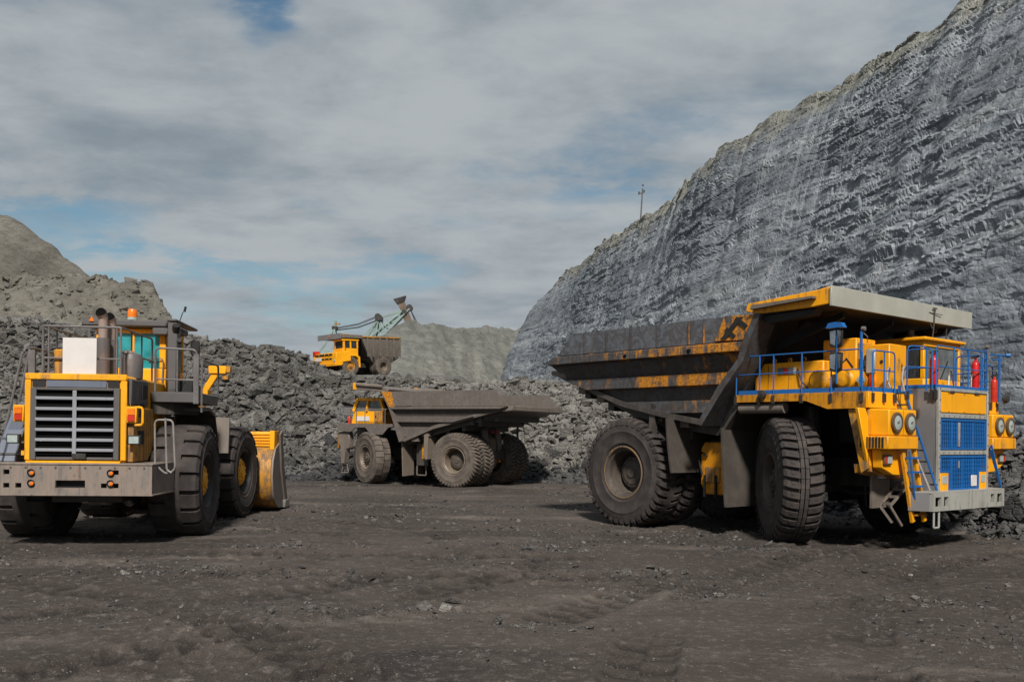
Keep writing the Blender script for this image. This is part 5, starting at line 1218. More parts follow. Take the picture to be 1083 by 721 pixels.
def build_mid_truck():
    T = empty('haul_truck', (-1.449, 46.718, 0), R(151))
    tag(T, 'dust covered haul truck with yellow cab, seen from its rear quarter, below the rubble bank', 'haul truck')
    r_, w_, rr = 1.31, 0.82, 0.62
    ty = tyre_mesh('dusty_tyre', r_, w_, rr, 44, 'rock', M['tyre_dusty']); tf = tyre_mesh('dusty_front_tyre', r_, w_, rr*0.92, 26, 'rib', M['tyre_dusty'])
    rd = rim_mesh('dusty_deep_rim', rr, w_, 'deep', M['rim_dusty']); hd = hub_mesh('dusty_deep_hub', rr, w_, 'deep', M['rim'])
    rf = rim_mesh('dusty_bolt_rim', rr*0.92, w_, 'flat', M['rim_dusty']); hf = hub_mesh('dusty_bolt_hub', rr*0.92, w_, 'flat', M['rim'])
    for y, left in ((2.19, True), (1.28, True), (-2.19, False), (-1.28, False)): place_wheel(T, [('tyre', ty), ('rim', rd), ('hub', hd)], 0, y, r_-0.04, 0, y, left)
    for y, left in ((2.12, True), (-2.12, False)): place_wheel(T, [('tyre', tf), ('rim', rf), ('hub', hf)], 5.75, y, r_-0.02, R(-25), y, left)
    g = G()
    for s in (-1, 1): g.box(-1.0, 7.4, s*0.75-0.18, s*0.75+0.18, 1.2, 1.8)
    for x in (-0.8, 1.8, 3.6, 6.8): g.box(x-0.15, x+0.15, -0.75, 0.75, 1.3, 1.7)
    g.build('chassis_frame', M['dusty_dark'], T, 0.02)
    g = G(); g.lathe([(0.01, -0.9), (0.5, -0.85), (0.58, -0.4), (0.58, 0.4), (0.5, 0.85), (0.01, 0.9)], c=(0, 0, 1.25), n=22); g.box(-0.3, 0.3, -2.0, 2.0, 1.05, 1.5); g.build('rear_axle', M['rim_dusty'], T)
    g = G(); g.box(5.2, 5.7, -1.8, 1.8, 1.0, 1.5); g.box(4.3, 7.0, -0.9, 0.9, 1.2, 2.7); g.build('engine', M['black'], T, 0.02)
    for y in (0.62, -0.62):
        sc_ = G().cyl((-0.72, y, 1.75), (-0.55, y, 2.75), 0.20, n=14).build('suspension_strut', M['dusty'], T); G().cyl((-0.78, y, 1.15), (-0.72, y, 1.8), 0.11, n=12).build('strut_rod', M['yellow_soot'], sc_)
    G().prism([(-0.55, 0.7), (-0.9, 1.2), (-0.75, 2.3), (-0.35, 2.6), (-0.2, 1.0)], 'y', -0.25, 0.35).build('axle_arm', M['rim_dusty'], T, 0.03)
    for y in (-0.1, 0.35): G().box(-0.98, -0.90, y-0.05, y+0.05, 2.58, 2.7).build('tail_lamp', M['red'], T)
    G().box(-0.93, -0.90, -0.72, -0.60, 2.05, 2.25).build('number_plate', M['white'], T)
    g = G(); g.tube([(-0.9, 0.9, 2.7), (-1.0, 0.9, 3.2)], 0.05, 6); g.tube([(-1.3, -1.6, 2.3), (-1.3, -1.6, 3.3)], 0.06, 6); g.tube([(-2.0, 0.8, 3.2), (-2.1, 0.6, 2.95), (-1.9, 0.4, 2.95), (-1.8, 0.3, 3.2)], 0.04, 6); g.build('hose', M['dusty_dark'], T)
    body = empty('dump_body', (0, 0, 0), 0, T)
    xr = ([2.15, 2.30, 2.82, 3.65, 3.74, 3.84, 4.56], [3.2, 3.0, 1.3, -2.75, -3.1, -3.48, -2.62]); xf = ([2.15, 2.53, 3.1, 3.68, 4.45, 4.56], [3.2, 3.33, 3.62, 3.9, 4.45, 4.5])
    for s in (-1, 1):
        tub_band(body, 'side_wall', [(2.70, 4.56), (2.70, 3.80)], M['body_dusty'], s, xr, xf)
        tub_band(body, 'top_rail', [(2.70, 3.805), (2.80, 3.78), (2.80, 3.70), (2.62, 3.64)], M['body_dusty_plain'], s, xr, xf)
        tub_band(body, 'side_slope', [(2.62, 3.638), (2.55, 3.36)], M['dusty_dark'], s, xr, xf)
        tub_band(body, 'side_rib', [(2.55, 3.358), (2.68, 3.34), (2.66, 3.08), (2.50, 3.04)], M['body_dusty_plain'], s, xr, xf)
        tub_band(body, 'side_slope', [(2.50, 3.038), (2.44, 2.84)], M['dusty_dark'], s, xr, xf)
        tub_band(body, 'side_rib', [(2.44, 2.838), (2.55, 2.82), (2.50, 2.35), (2.35, 2.2)], M['body_dusty_plain'], s, xr, xf)
        xs = [-2.6, -1.7, 0.0, 1.6, 3.0, 4.3]
        for i in range(5):
            a, b = xs[i]+0.02, xs[i+1]-0.02; sh = 0.8 if i == 0 else 0.0; sf = -0.45 if i == 4 else 0.0
            G().prism([(a, 4.54), (b, 4.54), (b+sf, 3.83), (a-sh, 3.83)], 'y', s*2.69, s*2.715).build('side_panel', M['body_dusty'], body)
        G().prism([(3.62, 4.54), (4.48, 4.54), (4.0, 3.84), (2.98, 3.84), (2.62, 3.86)], 'y', s*2.71, s*2.735).build('corner_panel', M['body_dusty_plain'], body)
        G().prism([(3.95, 4.54), (4.62, 4.56), (4.05, 3.80), (3.72, 3.80)], 'y', s*2.725, s*2.76).build('corner_panel', M['body_rib'], body)
        G().prism([(3.2, 2.15), (3.33, 2.53), (3.62, 3.1), (3.9, 3.68), (4.5, 4.56), (4.66, 4.54), (4.1, 3.7), (3.8, 3.05), (3.4, 2.1)], 'y', s*2.3, s*2.74).build('corner_column', M['body_dusty_plain'], body)
        ed = [(3.2, 2.12), (1.3, 2.75), (-2.75, 3.60), (-3.4, 3.72)]
        G().prism(ed+[(x, z+0.16) for x, z in reversed(ed)], 'y', s*1.95, s*2.58).build('floor_edge', M['body_dusty_plain'], body)
        for x, z in ((1.9, 2.4), (2.6, 2.15)): G().box(x-0.25, x+0.25, min(s*2.0, s*2.45), max(s*2.0, s*2.45), z-0.02, z+0.22).build('bracket', M['dusty'], body, 0.02)
        for x, z in ((-1.4, 3.05), (-0.9, 2.95)): G().box(x-0.12, x+0.12, min(s*1.9, s*2.3), max(s*1.9, s*2.3), z, z+0.3).build('bracket', M['dusty_dark'], body, 0.02)
    G().prism([(3.3, 2.2), (1.3, 2.84), (-2.75, 3.70), (-3.50, 3.82), (-3.46, 3.72), (-2.75, 3.45), (1.3, 2.5), (3.3, 1.95)], 'y', -2.2, 2.2).build('floor', M['dusty_dark'], body)
    G().prism([(-3.58, 3.62), (-3.58, 3.84), (-3.0, 3.78), (-2.95, 3.55)], 'y', -2.62, 2.62).build('tail_lip', M['dusty'], body, 0.02)
    G().prism([(3.3, 2.1), (3.9, 3.6), (4.5, 4.5), (4.64, 4.48), (4.05, 3.55), (3.45, 2.1)], 'y', -2.3, 2.3).build('headboard', M['dusty_dark'], body)
    for x in (-2.3, -1.3, -0.3, 0.7):
        z = np.interp(x, [-2.75, 1.3], [3.45, 2.5]); G().prism([(x-0.1, z+0.04), (x+0.1, z), (x+0.1, z-0.22), (x-0.1, z-0.2)], 'y', -2.1, 2.1).build('floor_beam', M['dusty_dark'], body)
    can = G().prism([(4.3, 4.5), (4.2, 4.68), (4.6, 4.80), (6.5, 4.96), (6.64, 4.98), (6.64, 4.72), (6.4, 4.70)], 'y', -2.66, 2.66).build('canopy', M['dusty'], T, 0.02)
    for s in (-1, 1):
        G().box(6.42, 6.66, s*2.67-0.03, s*2.67+0.03, 4.68, 5.02).build('canopy_end', M['yellow'], can, 0.01); G().cyl((4.6, s*2.67, 4.80), (6.4, s*2.67, 4.93), 0.10, n=12).build('canopy_lip', M['dusty'], can)
    # deck, cab
    G().box(3.9, 7.85, -2.45, 2.45, 2.86, 2.98).build('deck', M['dusty'], T, 0.01)
    for s in (-1, 1):
        G().prism([(3.75, 2.98), (7.85, 2.98), (7.85, 2.62), (6.9, 2.58), (6.6, 2.80), (5.9, 2.80), (5.5, 2.45), (4.7, 2.45), (4.3, 2.80), (3.9, 2.86)], 'y', s*2.46, s*2.54).build('deck_side', M['body_dusty_plain'], T)
        G().prism([(3.75, 2.95), (3.95, 2.90), (3.3, 2.05), (3.1, 2.15)], 'y', s*1.4, s*2.5).build('fender', M['body_dusty_plain'], T)
        G().prism([(7.9, 2.58), (7.15, 2.58), (7.10, 1.75), (7.35, 1.70), (7.45, 0.95), (7.75, 0.95), (7.8, 1.8), (7.95, 2.0)], 'y', s*2.05, s*2.4).build('fender_front', M['dusty'], T, 0.04)
        G().box(7.95, 8.02, min(s*1.9, s*2.35), max(s*1.9, s*2.35), 1.75, 2.5).build('headlight_box', M['yellow_soot'], T, 0.02)
        st = G().tube(rail_loop([(7.45, s*2.2, 0.95), (7.35, s*2.2, 0.5), (7.85, s*2.2, 0.5), (7.7, s*2.2, 0.95)], 0.05), 0.035, 6).build('step', M['dusty'], T)
        G().hull8([(3.42, s*1.45, 2.3), (3.42, s*2.45, 2.3), (3.36, s*2.4, 0.44), (3.36, s*1.5, 0.48)], [(3.48, s*1.45, 2.3), (3.48, s*2.45, 2.3), (3.42, s*2.4, 0.44), (3.42, s*1.5, 0.48)]).build('mud_flap', M['flap_dusty'], T)
        G().prism([(1.72, 2.55), (1.95, 2.5), (1.98, 1.5), (1.85, 1.25), (1.70, 1.3)], 'y', s*1.4, s*2.5).build('mud_flap', M['flap_dusty'], T, 0.02)
    tk = G().box(2.1, 2.9, 1.2, 1.9, 0.95, 2.1).build('fuel_tank', M['dusty_dark'], T, 0.03); G().box(2.3, 2.5, 1.9, 1.94, 1.3, 2.0).build('tank_strap', M['yellow_soot'], tk)
    G().tube(rail_loop([(2.2, 1.95, 0.95), (2.2, 1.95, 0.5), (2.8, 1.95, 0.5), (2.8, 1.95, 0.95)], 0.04), 0.035, 6).build('step', M['dusty'], T)
    cab = empty('cab', (0, 0, 0), 0, T)
    y0, y1 = 0.25, 1.85; z0, z1, z2 = 2.98, 3.62, 4.18
    lo = [(5.05, y0, z0), (7.50, y0, z0), (7.50, y1, z0), (5.05, y1, z0)]; mi_ = [(5.15, y0, z1), (7.32, y0, z1), (7.32, y1, z1), (5.15, y1, z1)]
    G().hull8(lo, mi_).build('cab_shell', M['yellow_clean'], cab, 0.02)
    hi = [(5.45, y0+0.05, z2), (7.08, y0+0.05, z2), (7.08, y1-0.05, z2), (5.45, y1-0.05, z2)]
    g = G()
    for a, b in zip(mi_, hi): G().bar(a, b, 0.16).build('cab_pillar', M['yellow_clean'], cab)
    for y in (0, 1):
        a = Vector((6.35, (y0, y1)[y], z1)); b = Vector((6.30, (y0+0.05, y1-0.05)[y], z2)); G().bar(a, b, 0.2, 0.1).build('cab_pillar', M['yellow_clean'], cab)
    G().box(5.25, 7.18, y0, y1, z2-0.04, z2+0.12).build('cab_roof', M['yellow'], cab, 0.04)
    ins = lambda q, k: [(x, y+k, z) for x, y, z in q]
    for a, b, c, d in (((5.28, 6.28), (5.52, 6.24), 0, 'side_window'), ((6.44, 7.22), (6.38, 7.02), 0, 'side_window')):
        for yy, k in ((y1-0.03, 1), (y0+0.03, -1)):
            q = [(a[0], yy, z1), (a[1], yy, z1), (b[1], yy-0.05*k, z2), (b[0], yy-0.05*k, z2)]
            G().hull8(q, ins(q, 0.02)).build(d, M['glass_sky'], cab)
    q = [(7.28, y0+0.1, z1), (7.28, y1-0.1, z1), (7.05, y1-0.1, z2), (7.05, y0+0.1, z2)]; G().hull8(q, [(x-0.02, y, z) for x, y, z in q]).build('windscreen', M['glass_sky'], cab)
    q = [(5.2, y0+0.1, z1), (5.2, y1-0.1, z1), (5.5, y1-0.1, z2), (5.5, y0+0.1, z2)]; G().hull8(q, [(x+0.02, y, z) for x, y, z in q]).build('rear_window', M['glass'], cab)
    G().box(6.2, 7.1, y1+0.002, y1+0.03, 3.12, 3.36).build('blank_plate', M['white'], cab, 0.006)
    G().box(5.15, 5.85, y1+0.002, y1+0.025, 3.02, 3.6).build('cab_door', M['yellow_dirty'], cab, 0.01); G().box(5.7, 5.75, y1+0.02, y1+0.06, 3.3, 3.42).build('door_handle', M['black'], cab)
    h = G().tube(rail_loop([(3.95, 2.45, 2.98), (3.95, 2.45, 3.70), (6.6, 2.45, 3.70), (6.6, 2.45, 2.98)], 0.1), 0.028, 6).build('handrail', M['dusty'], T)
    for x in (4.6, 5.3, 6.0): G().tube([(x, 2.45, 2.98), (x, 2.45, 3.7)], 0.022, 5).build('post', M['dusty'], h)
    h = G().tube(rail_loop([(7.8, 2.4, 2.98), (7.8, 2.4, 3.85), (7.8, -2.3, 3.85), (7.8, -2.3, 2.98)], 0.1), 0.024, 6).build('handrail', M['dusty_blue'], T)
    G().tube([(7.8, 2.4, 3.42), (7.8, -2.3, 3.42)], 0.018, 5).build('mid_rail', M['dusty_blue'], h)
    for y in (1.6, 0.7, -0.2, -1.2): G().tube([(7.8, y, 2.98), (7.8, y, 3.85)], 0.022, 5).build('post', M['dusty'], h)
    G().box(7.1, 7.75, -1.1, 1.1, 2.0, 3.0).build('radiator_shell', M['dusty'], T, 0.02)
    e = G().lathe([(0.001, 2.98), (0.07, 2.98), (0.07, 3.3), (0.025, 3.38), (0.001, 3.4)], axis='z', c=(7.6, 1.9, 0), n=14).build('fire_extinguisher', M['red_lens'], T)
    G().box(4.85, 4.95, 2.0, 2.25, 3.1, 3.5).build('mirror', M['black'], T, 0.02)
    for o in C.objects:                      # the real machine is a little shorter than the first layout
        if o.parent == T:
            if o.name.startswith('wheel'): o.location.x *= 0.887
            else: o.scale.x = 0.887
build_mid_truck()

# ------------------------------------------------------------------ yellow truck up on the terrace
def build_upper_truck():
    px0, py0 = -14.6, 99.0; yaw = R(222)
    zf = float(bank_z(np.array([px0+3.86*cos(yaw)]), np.array([py0+3.86*sin(yaw)]))[0]); zr = float(bank_z(np.array([px0]), np.array([py0]))[0])
    T = empty('dump_truck', (px0, py0, zr-0.14), yaw, None, -math.atan2(zf-zr, 3.86)*0.9)
    tag(T, 'small yellow dump truck facing left on the terrace above the rubble bank', 'dump truck')
    r_, w_, rr = 0.98, 0.62, 0.46
    ty = tyre_mesh('terrace_tyre', r_, w_, rr, 30, 'rib', M['tyre_dusty'])
    ry = rim_mesh('terrace_rim', rr, w_, 'flat', M['yellow_dirty']); hy = hub_mesh('terrace_hub', rr, w_, 'flat', M['yellow_dirty']); rd = rim_mesh('terrace_rear_rim', rr, w_, 'deep', M['rim_dusty'])
    for y, left in ((1.9, True), (1.2, True), (-1.9, False), (-1.2, False)): place_wheel(T, [('tyre', ty), ('rim', rd)], 0, y, r_, 0, y, left)
    for y, left in ((1.75, True), (-1.75, False)): place_wheel(T, [('tyre', ty), ('rim', ry), ('hub', hy)], 3.86, y, r_, 0, y, left)
    g = G()
    for s in (-1, 1): g.box(-1.0, 5.2, s*0.5-0.14, s*0.5+0.14, 0.9, 1.35)
    g.box(-0.3, 0.3, -1.4, 1.4, 0.8, 1.2); g.box(3.6, 4.1, -1.4, 1.4, 0.8, 1.2); g.box(2.6, 5.0, -1.2, 1.2, 1.0, 1.9); g.build('chassis_frame', M['dark_frame'], T)
    hood = G().prism([(5.60, 1.02), (5.66, 1.55), (5.58, 2.32), (3.9, 2.46), (3.9, 1.5), (4.9, 1.35), (4.95, 1.02)], 'y', -2.15, 2.15).build('hood', M['yellow_clean'], T, 0.03)
    for z in (1.62, 2.05):
        gg = G().box(5.59, 5.67, -1.75, 1.4, z, z+0.18).build('grille_slot', M['black'], hood)
        for y in (-1.0, 0.1, 0.9): G().box(5.66, 5.69, y-0.03, y+0.03, z, z+0.18).build('slat', M['yellow'], hood)
    G().box(5.65, 5.72, -1.7, -0.55, 1.55, 1.9).build('blank_plate', M['white'], hood)
    G().box(5.50, 5.75, -2.2, 2.2, 0.98, 1.30).build('bumper', M['yellow'], T, 0.03)
    for y in (-2.0, 1.9): G().lathe([(0.001, 0.06), (0.13, 0.05), (0.14, 0)], axis='x', c=(5.66, y, 1.5), n=14).build('headlight', M['lens'], T)
    G().box(5.1, 5.62, -2.32, -1.75, 2.06, 2.62).build('red_box', M['red_lens'], T, 0.03)
    for s in (-1, 1):
        pts = [(2.75, 0.85), (2.78, 1.9), (3.2, 2.15), (4.5, 2.15), (4.9, 1.7), (5.0, 1.1)]
        inn = [(4.82, 1.1), (4.72, 1.6), (4.4, 1.98), (3.3, 1.98), (2.98, 1.8), (2.95, 0.85)]
        G().prism(pts+inn, 'y', s*1.4, s*2.12).build('fender', M['yellow_clean'], T, 0.02)
    cab = empty('cab', (0, 0, 0), 0, T)
    y0, y1 = 0.35, 2.05
    G().box(2.95, 4.75, y0, y1, 2.0, 2.75).build('cab_shell', M['yellow_clean'], cab, 0.03)
    g = G()
    for x, y in ((2.95, y0), (4.5, y0), (2.95, y1-0.16), (4.5, y1-0.16), (3.75, y1-0.16), (3.75, y0)): G().box(x, x+0.16, y+0.001, y+0.161, 2.75, 3.52).build('cab_pillar', M['yellow_clean'], cab)
    G().box(2.85, 4.85, y0-0.06, y1+0.06, 3.5, 3.66).build('cab_roof', M['yellow_clean'], cab, 0.03)
    G().box(4.6, 4.63, y0+0.16, y1-0.16, 2.75, 3.5).build('windscreen', M['glass'], cab)
    for a, b in ((3.11, 3.75), (3.91, 4.5)): G().box(a, b, y1-0.06, y1-0.04, 2.75, 3.5).build('side_window', M['glass'], cab)
    G().box(2.97, 3.0, y0+0.16, y1-0.16, 2.75, 3.5).build('rear_window', M['glass'], cab)
    G().tube([(4.4, y1+0.02, 2.6), (4.7, y1+0.3, 2.9), (4.7, y1+0.3, 3.4)], 0.03, 6).build('mirror_arm', M['yellow'], cab)
    body = empty('dump_body', (0, 0, 0), 0, T)
    xr = ([1.35, 1.8, 3.9], [-1.2, -2.0, -2.25]); xf = ([1.35, 1.8, 3.9], [1.0, 1.7, 2.6])
    for s in (-1, 1):
        tub_band(body, 'side_wall', [(2.15, 3.9), (2.15, 2.1), (1.75, 1.35)], M['body_far'], s, xr, xf)
        tub_band(body, 'top_rail', [(2.16, 4.02), (2.26, 4.0), (2.26, 3.88), (2.15, 3.86)], M['yellow_dirty'], s, xr, xf)
        for x in (-2.1, -1.3, -0.45, 0.4, 1.25, 1.9):
            G().box(x-0.07, x+0.07, min(s*2.14, s*2.27), max(s*2.14, s*2.27), 1.95, 3.86).build('stiffener', M['body_far'], body, 0.01)
    G().prism([(-2.0, 1.8), (-1.2, 1.35), (1.0, 1.35), (1.7, 1.8), (1.6, 1.9), (-1.9, 1.9)], 'y', -1.8, 1.8).build('floor', M['dusty_dark'], body)
    G().prism([(-2.25, 3.9), (-2.0, 1.85), (-1.9, 1.85), (-2.12, 3.9)], 'y', -2.0, 2.0).build('tailboard', M['body_far'], body)
    G().prism([(1.6, 1.9), (2.6, 3.9), (2.72, 3.9), (1.75, 1.9)], 'y', -2.0, 2.0).build('headboard', M['black'], body)
    can = G().prism([(2.4, 3.84), (2.4, 4.02), (5.0, 4.22), (5.0, 3.98), (4.8, 3.94)], 'y', -2.15, 2.15).build('canopy', M['yellow_dirty'], T, 0.01)
    G().box(4.95, 5.06, -2.2, 2.2, 3.70, 4.24).build('canopy_board', M['shell_grey'], can, 0.01); G().box(5.05, 5.10, 0.0, 0.25, 3.95, 4.12).build('marker_lamp', M['orange_lens'], can)
    for s in (-1, 1): G().box(2.5, 5.0, s*2.17-0.03, s*2.17+0.03, 3.78, 4.10).build('canopy_lip', M['dusty'], can)
build_upper_truck()

# ------------------------------------------------------------------ mining shovel behind, power pole on the crest
def build_shovel():
    Y0 = 151.0; gz0 = 11.6
    E = empty('mining_shovel', (-28.0, Y0, gz0), 0)
    tag(E, 'mining shovel with pale green lattice boom rising behind the small yellow truck', 'excavator')
    P = lambda x, y, z: (x+28.0, y, z-gz0)
    G().box(-1.6, 4.6, -2.5, 2.5, 1.6, 3.9).build('machinery_house', M['pale_green'], E, 0.1)
    for y in (-2.2, 2.2): G().prism([(-1.2, 0), (3.8, 0), (4.4, 0.7), (3.8, 1.4), (-1.2, 1.4), (-1.8, 0.7)], 'y', y-0.6, y+0.6).build('crawler', M['dark_frame'], E, 0.05)
    G().box(-3.0, 1.2, -1.6, 1.6, 1.4, 1.7).build('turntable', M['dark_frame'], E)
    foot = [P(-25.6, -1.3, 12.6), P(-25.6, 1.3, 12.6)]; tip = [P(-16.4, -0.5, 22.4), P(-16.4, 0.5, 22.4)]
    bm_ = empty('boom', (0, 0, 0), 0, E)
    foot2 = [P(-27.0, -1.3, 14.0), P(-27.0, 1.3, 14.0)]; tip2 = [P(-17.6, -0.5, 22.0), P(-17.6, 0.5, 22.0)]
    for f, t_ in zip(foot+foot2, tip+tip2): G().bar(f, t_, 0.24).build('boom_chord', M['pale_green'], bm_)
    for k in range(7):
        u = k/6; a = Vector(foot[0]).lerp(Vector(tip[0]), u); b = Vector(foot2[0]).lerp(Vector(tip2[0]), min(1, u+0.12)); G().bar(a, b, 0.12).build('lattice', M['pale_green'], bm_)
        c = Vector(foot[1]).lerp(Vector(tip[1]), u); d = Vector(foot2[1]).lerp(Vector(tip2[1]), max(0, u-0.1)); G().bar(c, d, 0.12).build('lattice', M['pale_green'], bm_); G().bar(a, c, 0.12).build('lattice', M['pale_green'], bm_)
    ap = empty('boom_strut', (0, 0, 0), 0, E)
    for x, z, y in ((-25.6, 15.2, -1.2), (-25.2, 15.4, 1.2), (-22.6, 16.2, -1.0), (-22.0, 16.6, 1.0), (-19.6, 18.9, 0.6), (-20.8, 17.8, -0.5)): G().bar(P(-21.2, y*0.4, 20.8), P(x, y, z), 0.22).build('strut', M['pale_green'], ap)
    for y in (-0.4, 0.4): G().bar(P(-21.0, y, 21.0), P(-17.4, y, 22.2), 0.18).build('strut', M['pale_green'], ap); G().bar(P(-20.4, y, 20.9), P(-18.2, y, 19.8), 0.12).build('strut', M['pale_green'], ap)
    g = G(); g.box(6.2, 7.3, -0.8, 0.8, 8.9, 9.6); g.cyl(P(-21.4, -0.7, 21.1), P(-21.4, 0.7, 21.1), 0.5, n=14); g.build('sheave_block', M['dark_frame'], ap)
    g = G(); g.cyl(P(-16.4, -0.6, 22.6), P(-16.4, 0.6, 22.6), 0.5, n=18); g.box(10.4, 11.2, -0.7, 0.7, 10.0, 10.6); g.build('boom_sheave', M['dark_frame'], bm_)
    st = G().hull8([P(-17.9, -0.45, 23.7)]*0 + [P(-18.4, -0.4, 23.6), P(-17.4, -0.4, 24.0), P(-17.4, 0.4, 24.0), P(-18.4, 0.4, 23.6)], [P(-16.5, -0.35, 18.8), P(-15.5, -0.35, 19.2), P(-15.5, 0.35, 19.2), P(-16.5, 0.35, 18.8)]).build('dipper_stick', M['shovel_brown'], E, 0.05)
    G().hull8([P(-19.0, -0.6, 23.9), P(-17.0, -0.6, 24.5), P(-17.0, 0.6, 24.5), P(-19.0, 0.6, 23.9)], [P(-18.4, -0.5, 23.1), P(-17.3, -0.5, 23.5), P(-17.3, 0.5, 23.5), P(-18.4, 0.5, 23.1)]).build('stick_head', M['dark_frame'], st, 0.04)
    G().box(12.0, 14.5, -1.3, 1.3, 5.2, 7.6).build('dipper', M['dark_frame'], E, 0.2)
    g = empty('gantry', (0, 0, 0), 0, E)
    for x, y in ((-28.6, -1.2), (-27.6, -1.2), (-28.6, 1.2), (-27.6, 1.2)): G().bar(P(x, y, 15.8), P(-28.3, y*0.4, 19.2), 0.16).build('gantry_leg', M['pale_green'], g)
    G().box(-0.7, 0.1, -0.6, 0.6, 7.4, 7.9).build('gantry_head', M['dark_frame'], g); G().cyl(P(-28.3, 0, 19.2), P(-28.2, 0, 20.4), 0.18, n=8).build('mast', M['pale_green'], g); G().box(-0.3, 0.5, -0.2, 0.2, 8.2, 8.45).build('mast_lamp', M['yellow_dirty'], g)
    for y in (-0.5, 0.5):
        G().bar(P(-28.5, y, 18.8), P(-31.8, y, 13.6), 0.16).build('back_stay', M['pale_green'], g)
        G().tube([P(-28.1, y, 19.2), P(-24.6, y, 19.9), P(-21.4, y, 21.2)], 0.06, 5).build('cable', M['cable'], E); G().tube([P(-28.1, y*0.6, 18.9), P(-24.6, y*0.6, 19.4), P(-21.4, y*0.6, 20.6)], 0.06, 5).build('cable', M['cable'], E)
        G().tube([P(-16.4, y, 22.6), P(-14.6, y, 19.2), P(-14.2, y, 18.6)], 0.05, 5).build('cable', M['cable'], E); G().tube([P(-16.4, y, 22.6), P(-15.2, y, 19.8)], 0.05, 5).build('cable', M['cable'], E)
    G().box(1.2, 3.2, -2.9, -1.2, 3.92, 5.2).build('operator_cab', M['light_grey'], E, 0.05)
build_shovel()

cp = cliff_point(0.131)
PO = empty('utility_pole', (float(cp[0])+0.3, float(cp[1]), float(cp[2])-0.5), 0.5)
PO.rotation_euler = (0, R(3.5), 0.5)
tag(PO, 'thin leaning wooden power pole with a small crossarm on the crest of the cliff', 'power pole')
G().cyl((0, 0, -0.6), (0, 0, 3.7), 0.085, 0.06, 10).build('pole', M['wood'], PO)
ca = G().bar((-0.42, 0, 3.05), (0.25, 0.05, 3.38), 0.10, 0.12).build('crossarm', M['wood'], PO)
for x, z in ((-0.38, 3.12), (0.2, 3.4), (0.02, 3.92)): G().lathe([(0.001, z-0.02), (0.07, z), (0.06, z+0.07), (0.09, z+0.10), (0.05, z+0.18), (0.001, z+0.2)], axis='z', c=(x, 0, 0), n=10).build('insulator', M['dark_frame'], PO)
# ------------------------------------------------------------------ broken rock
def rock_shapes(n, seed, flat):
    rs = []; rr = random.Random(seed)
    for k in range(n):
        bm = bmesh.new()
        for cx in (-1, 1):
            for cy in (-1, 1):
                for cz_ in (-1, 1):
                    if rr.random() < 0.12: continue
                    v = Vector((cx*rr.uniform(0.55, 1), cy*rr.uniform(0.5, 1), cz_*rr.uniform(0.7, 1)))
                    bm.verts.new((v.x*0.55, v.y*0.45, v.z*0.5*flat))
        for i in range(rr.choice((1, 2, 3))): bm.verts.new((rr.uniform(-0.6, 0.6), rr.uniform(-0.5, 0.5), rr.uniform(-0.5, 0.5)*flat))
        bmesh.ops.convex_hull(bm, input=bm.verts)
        for v in [v for v in bm.verts if not v.link_faces]: bm.verts.remove(v)
        bmesh.ops.recalc_face_normals(bm, faces=bm.faces)
        bm.verts.ensure_lookup_table(); bm.verts.index_update()
        rs.append((np.array([v.co[:] for v in bm.verts]), np.array([[v.index for v in f.verts] for f in bm.faces if len(f.verts) == 3])))
        bm.free()
    return rs
SHAPES = rock_shapes(9, 5, 0.42) + rock_shapes(5, 9, 0.75)

def rock_mass(name, pos, size, mat, kind='stuff', seed=1):
    r = np.random.default_rng(seed); n = len(pos); which = r.integers(0, len(SHAPES), n)
    ya = r.uniform(0, 2*pi, n); pa = r.normal(0, 0.45, n); ra = r.normal(0, 0.45, n)
    cy_, sy_, cp_, sp_, cr_, sr_ = cos_(ya), sin_(ya), cos_(pa), sin_(pa), cos_(ra), sin_(ra)
    Rm = np.empty((n, 3, 3))
    Rm[:, 0, 0] = cy_*cp_; Rm[:, 0, 1] = cy_*sp_*sr_-sy_*cr_; Rm[:, 0, 2] = cy_*sp_*cr_+sy_*sr_
    Rm[:, 1, 0] = sy_*cp_; Rm[:, 1, 1] = sy_*sp_*sr_+cy_*cr_; Rm[:, 1, 2] = sy_*sp_*cr_-cy_*sr_
    Rm[:, 2, 0] = -sp_; Rm[:, 2, 1] = cp_*sr_; Rm[:, 2, 2] = cp_*cr_
    sc = size[:, None]*r.uniform(0.75, 1.25, (n, 3))
    Vs = []; Fs = []; o = 0
    for k, (v, f) in enumerate(SHAPES):
        ids = np.nonzero(which == k)[0]
        if not len(ids): continue
        p = np.einsum('nij,nvj->nvi', Rm[ids], v[None]*sc[ids][:, None, :]) + pos[ids][:, None, :]
        Vs.append(p.reshape(-1, 3)); m = len(v)
        Fs.append((f[None]+(np.arange(len(ids))*m)[:, None, None]+o).reshape(-1, 3)); o += m*len(ids)
    return raw_object(name, np.concatenate(Vs), np.concatenate(Fs), mat, kind=kind)
cos_, sin_ = np.cos, np.sin

def sample_bank(n, seed, d0, d1, x0=-33, x1=23.0, y0=15, y1=66, power=1.0):
    r = np.random.default_rng(seed); out = []; got = 0
    while got < n:
        x = r.uniform(x0, x1, n*3); y = r.uniform(y0, y1, n*3); d, p = bank_field(x, y)
        ok = (d > d0) & (d < d1); out.append(np.stack([x, y], 1)[ok]); got += int(ok.sum())
    xy = np.concatenate(out)[:n]
    return xy, bank_field(xy[:, 0], xy[:, 1])[0]

def size_dist(r, n, lo, hi, a=2.2):
    u = r.uniform(0, 1, n); return (lo**(1-a) + u*(hi**(1-a)-lo**(1-a)))**(1/(1-a))

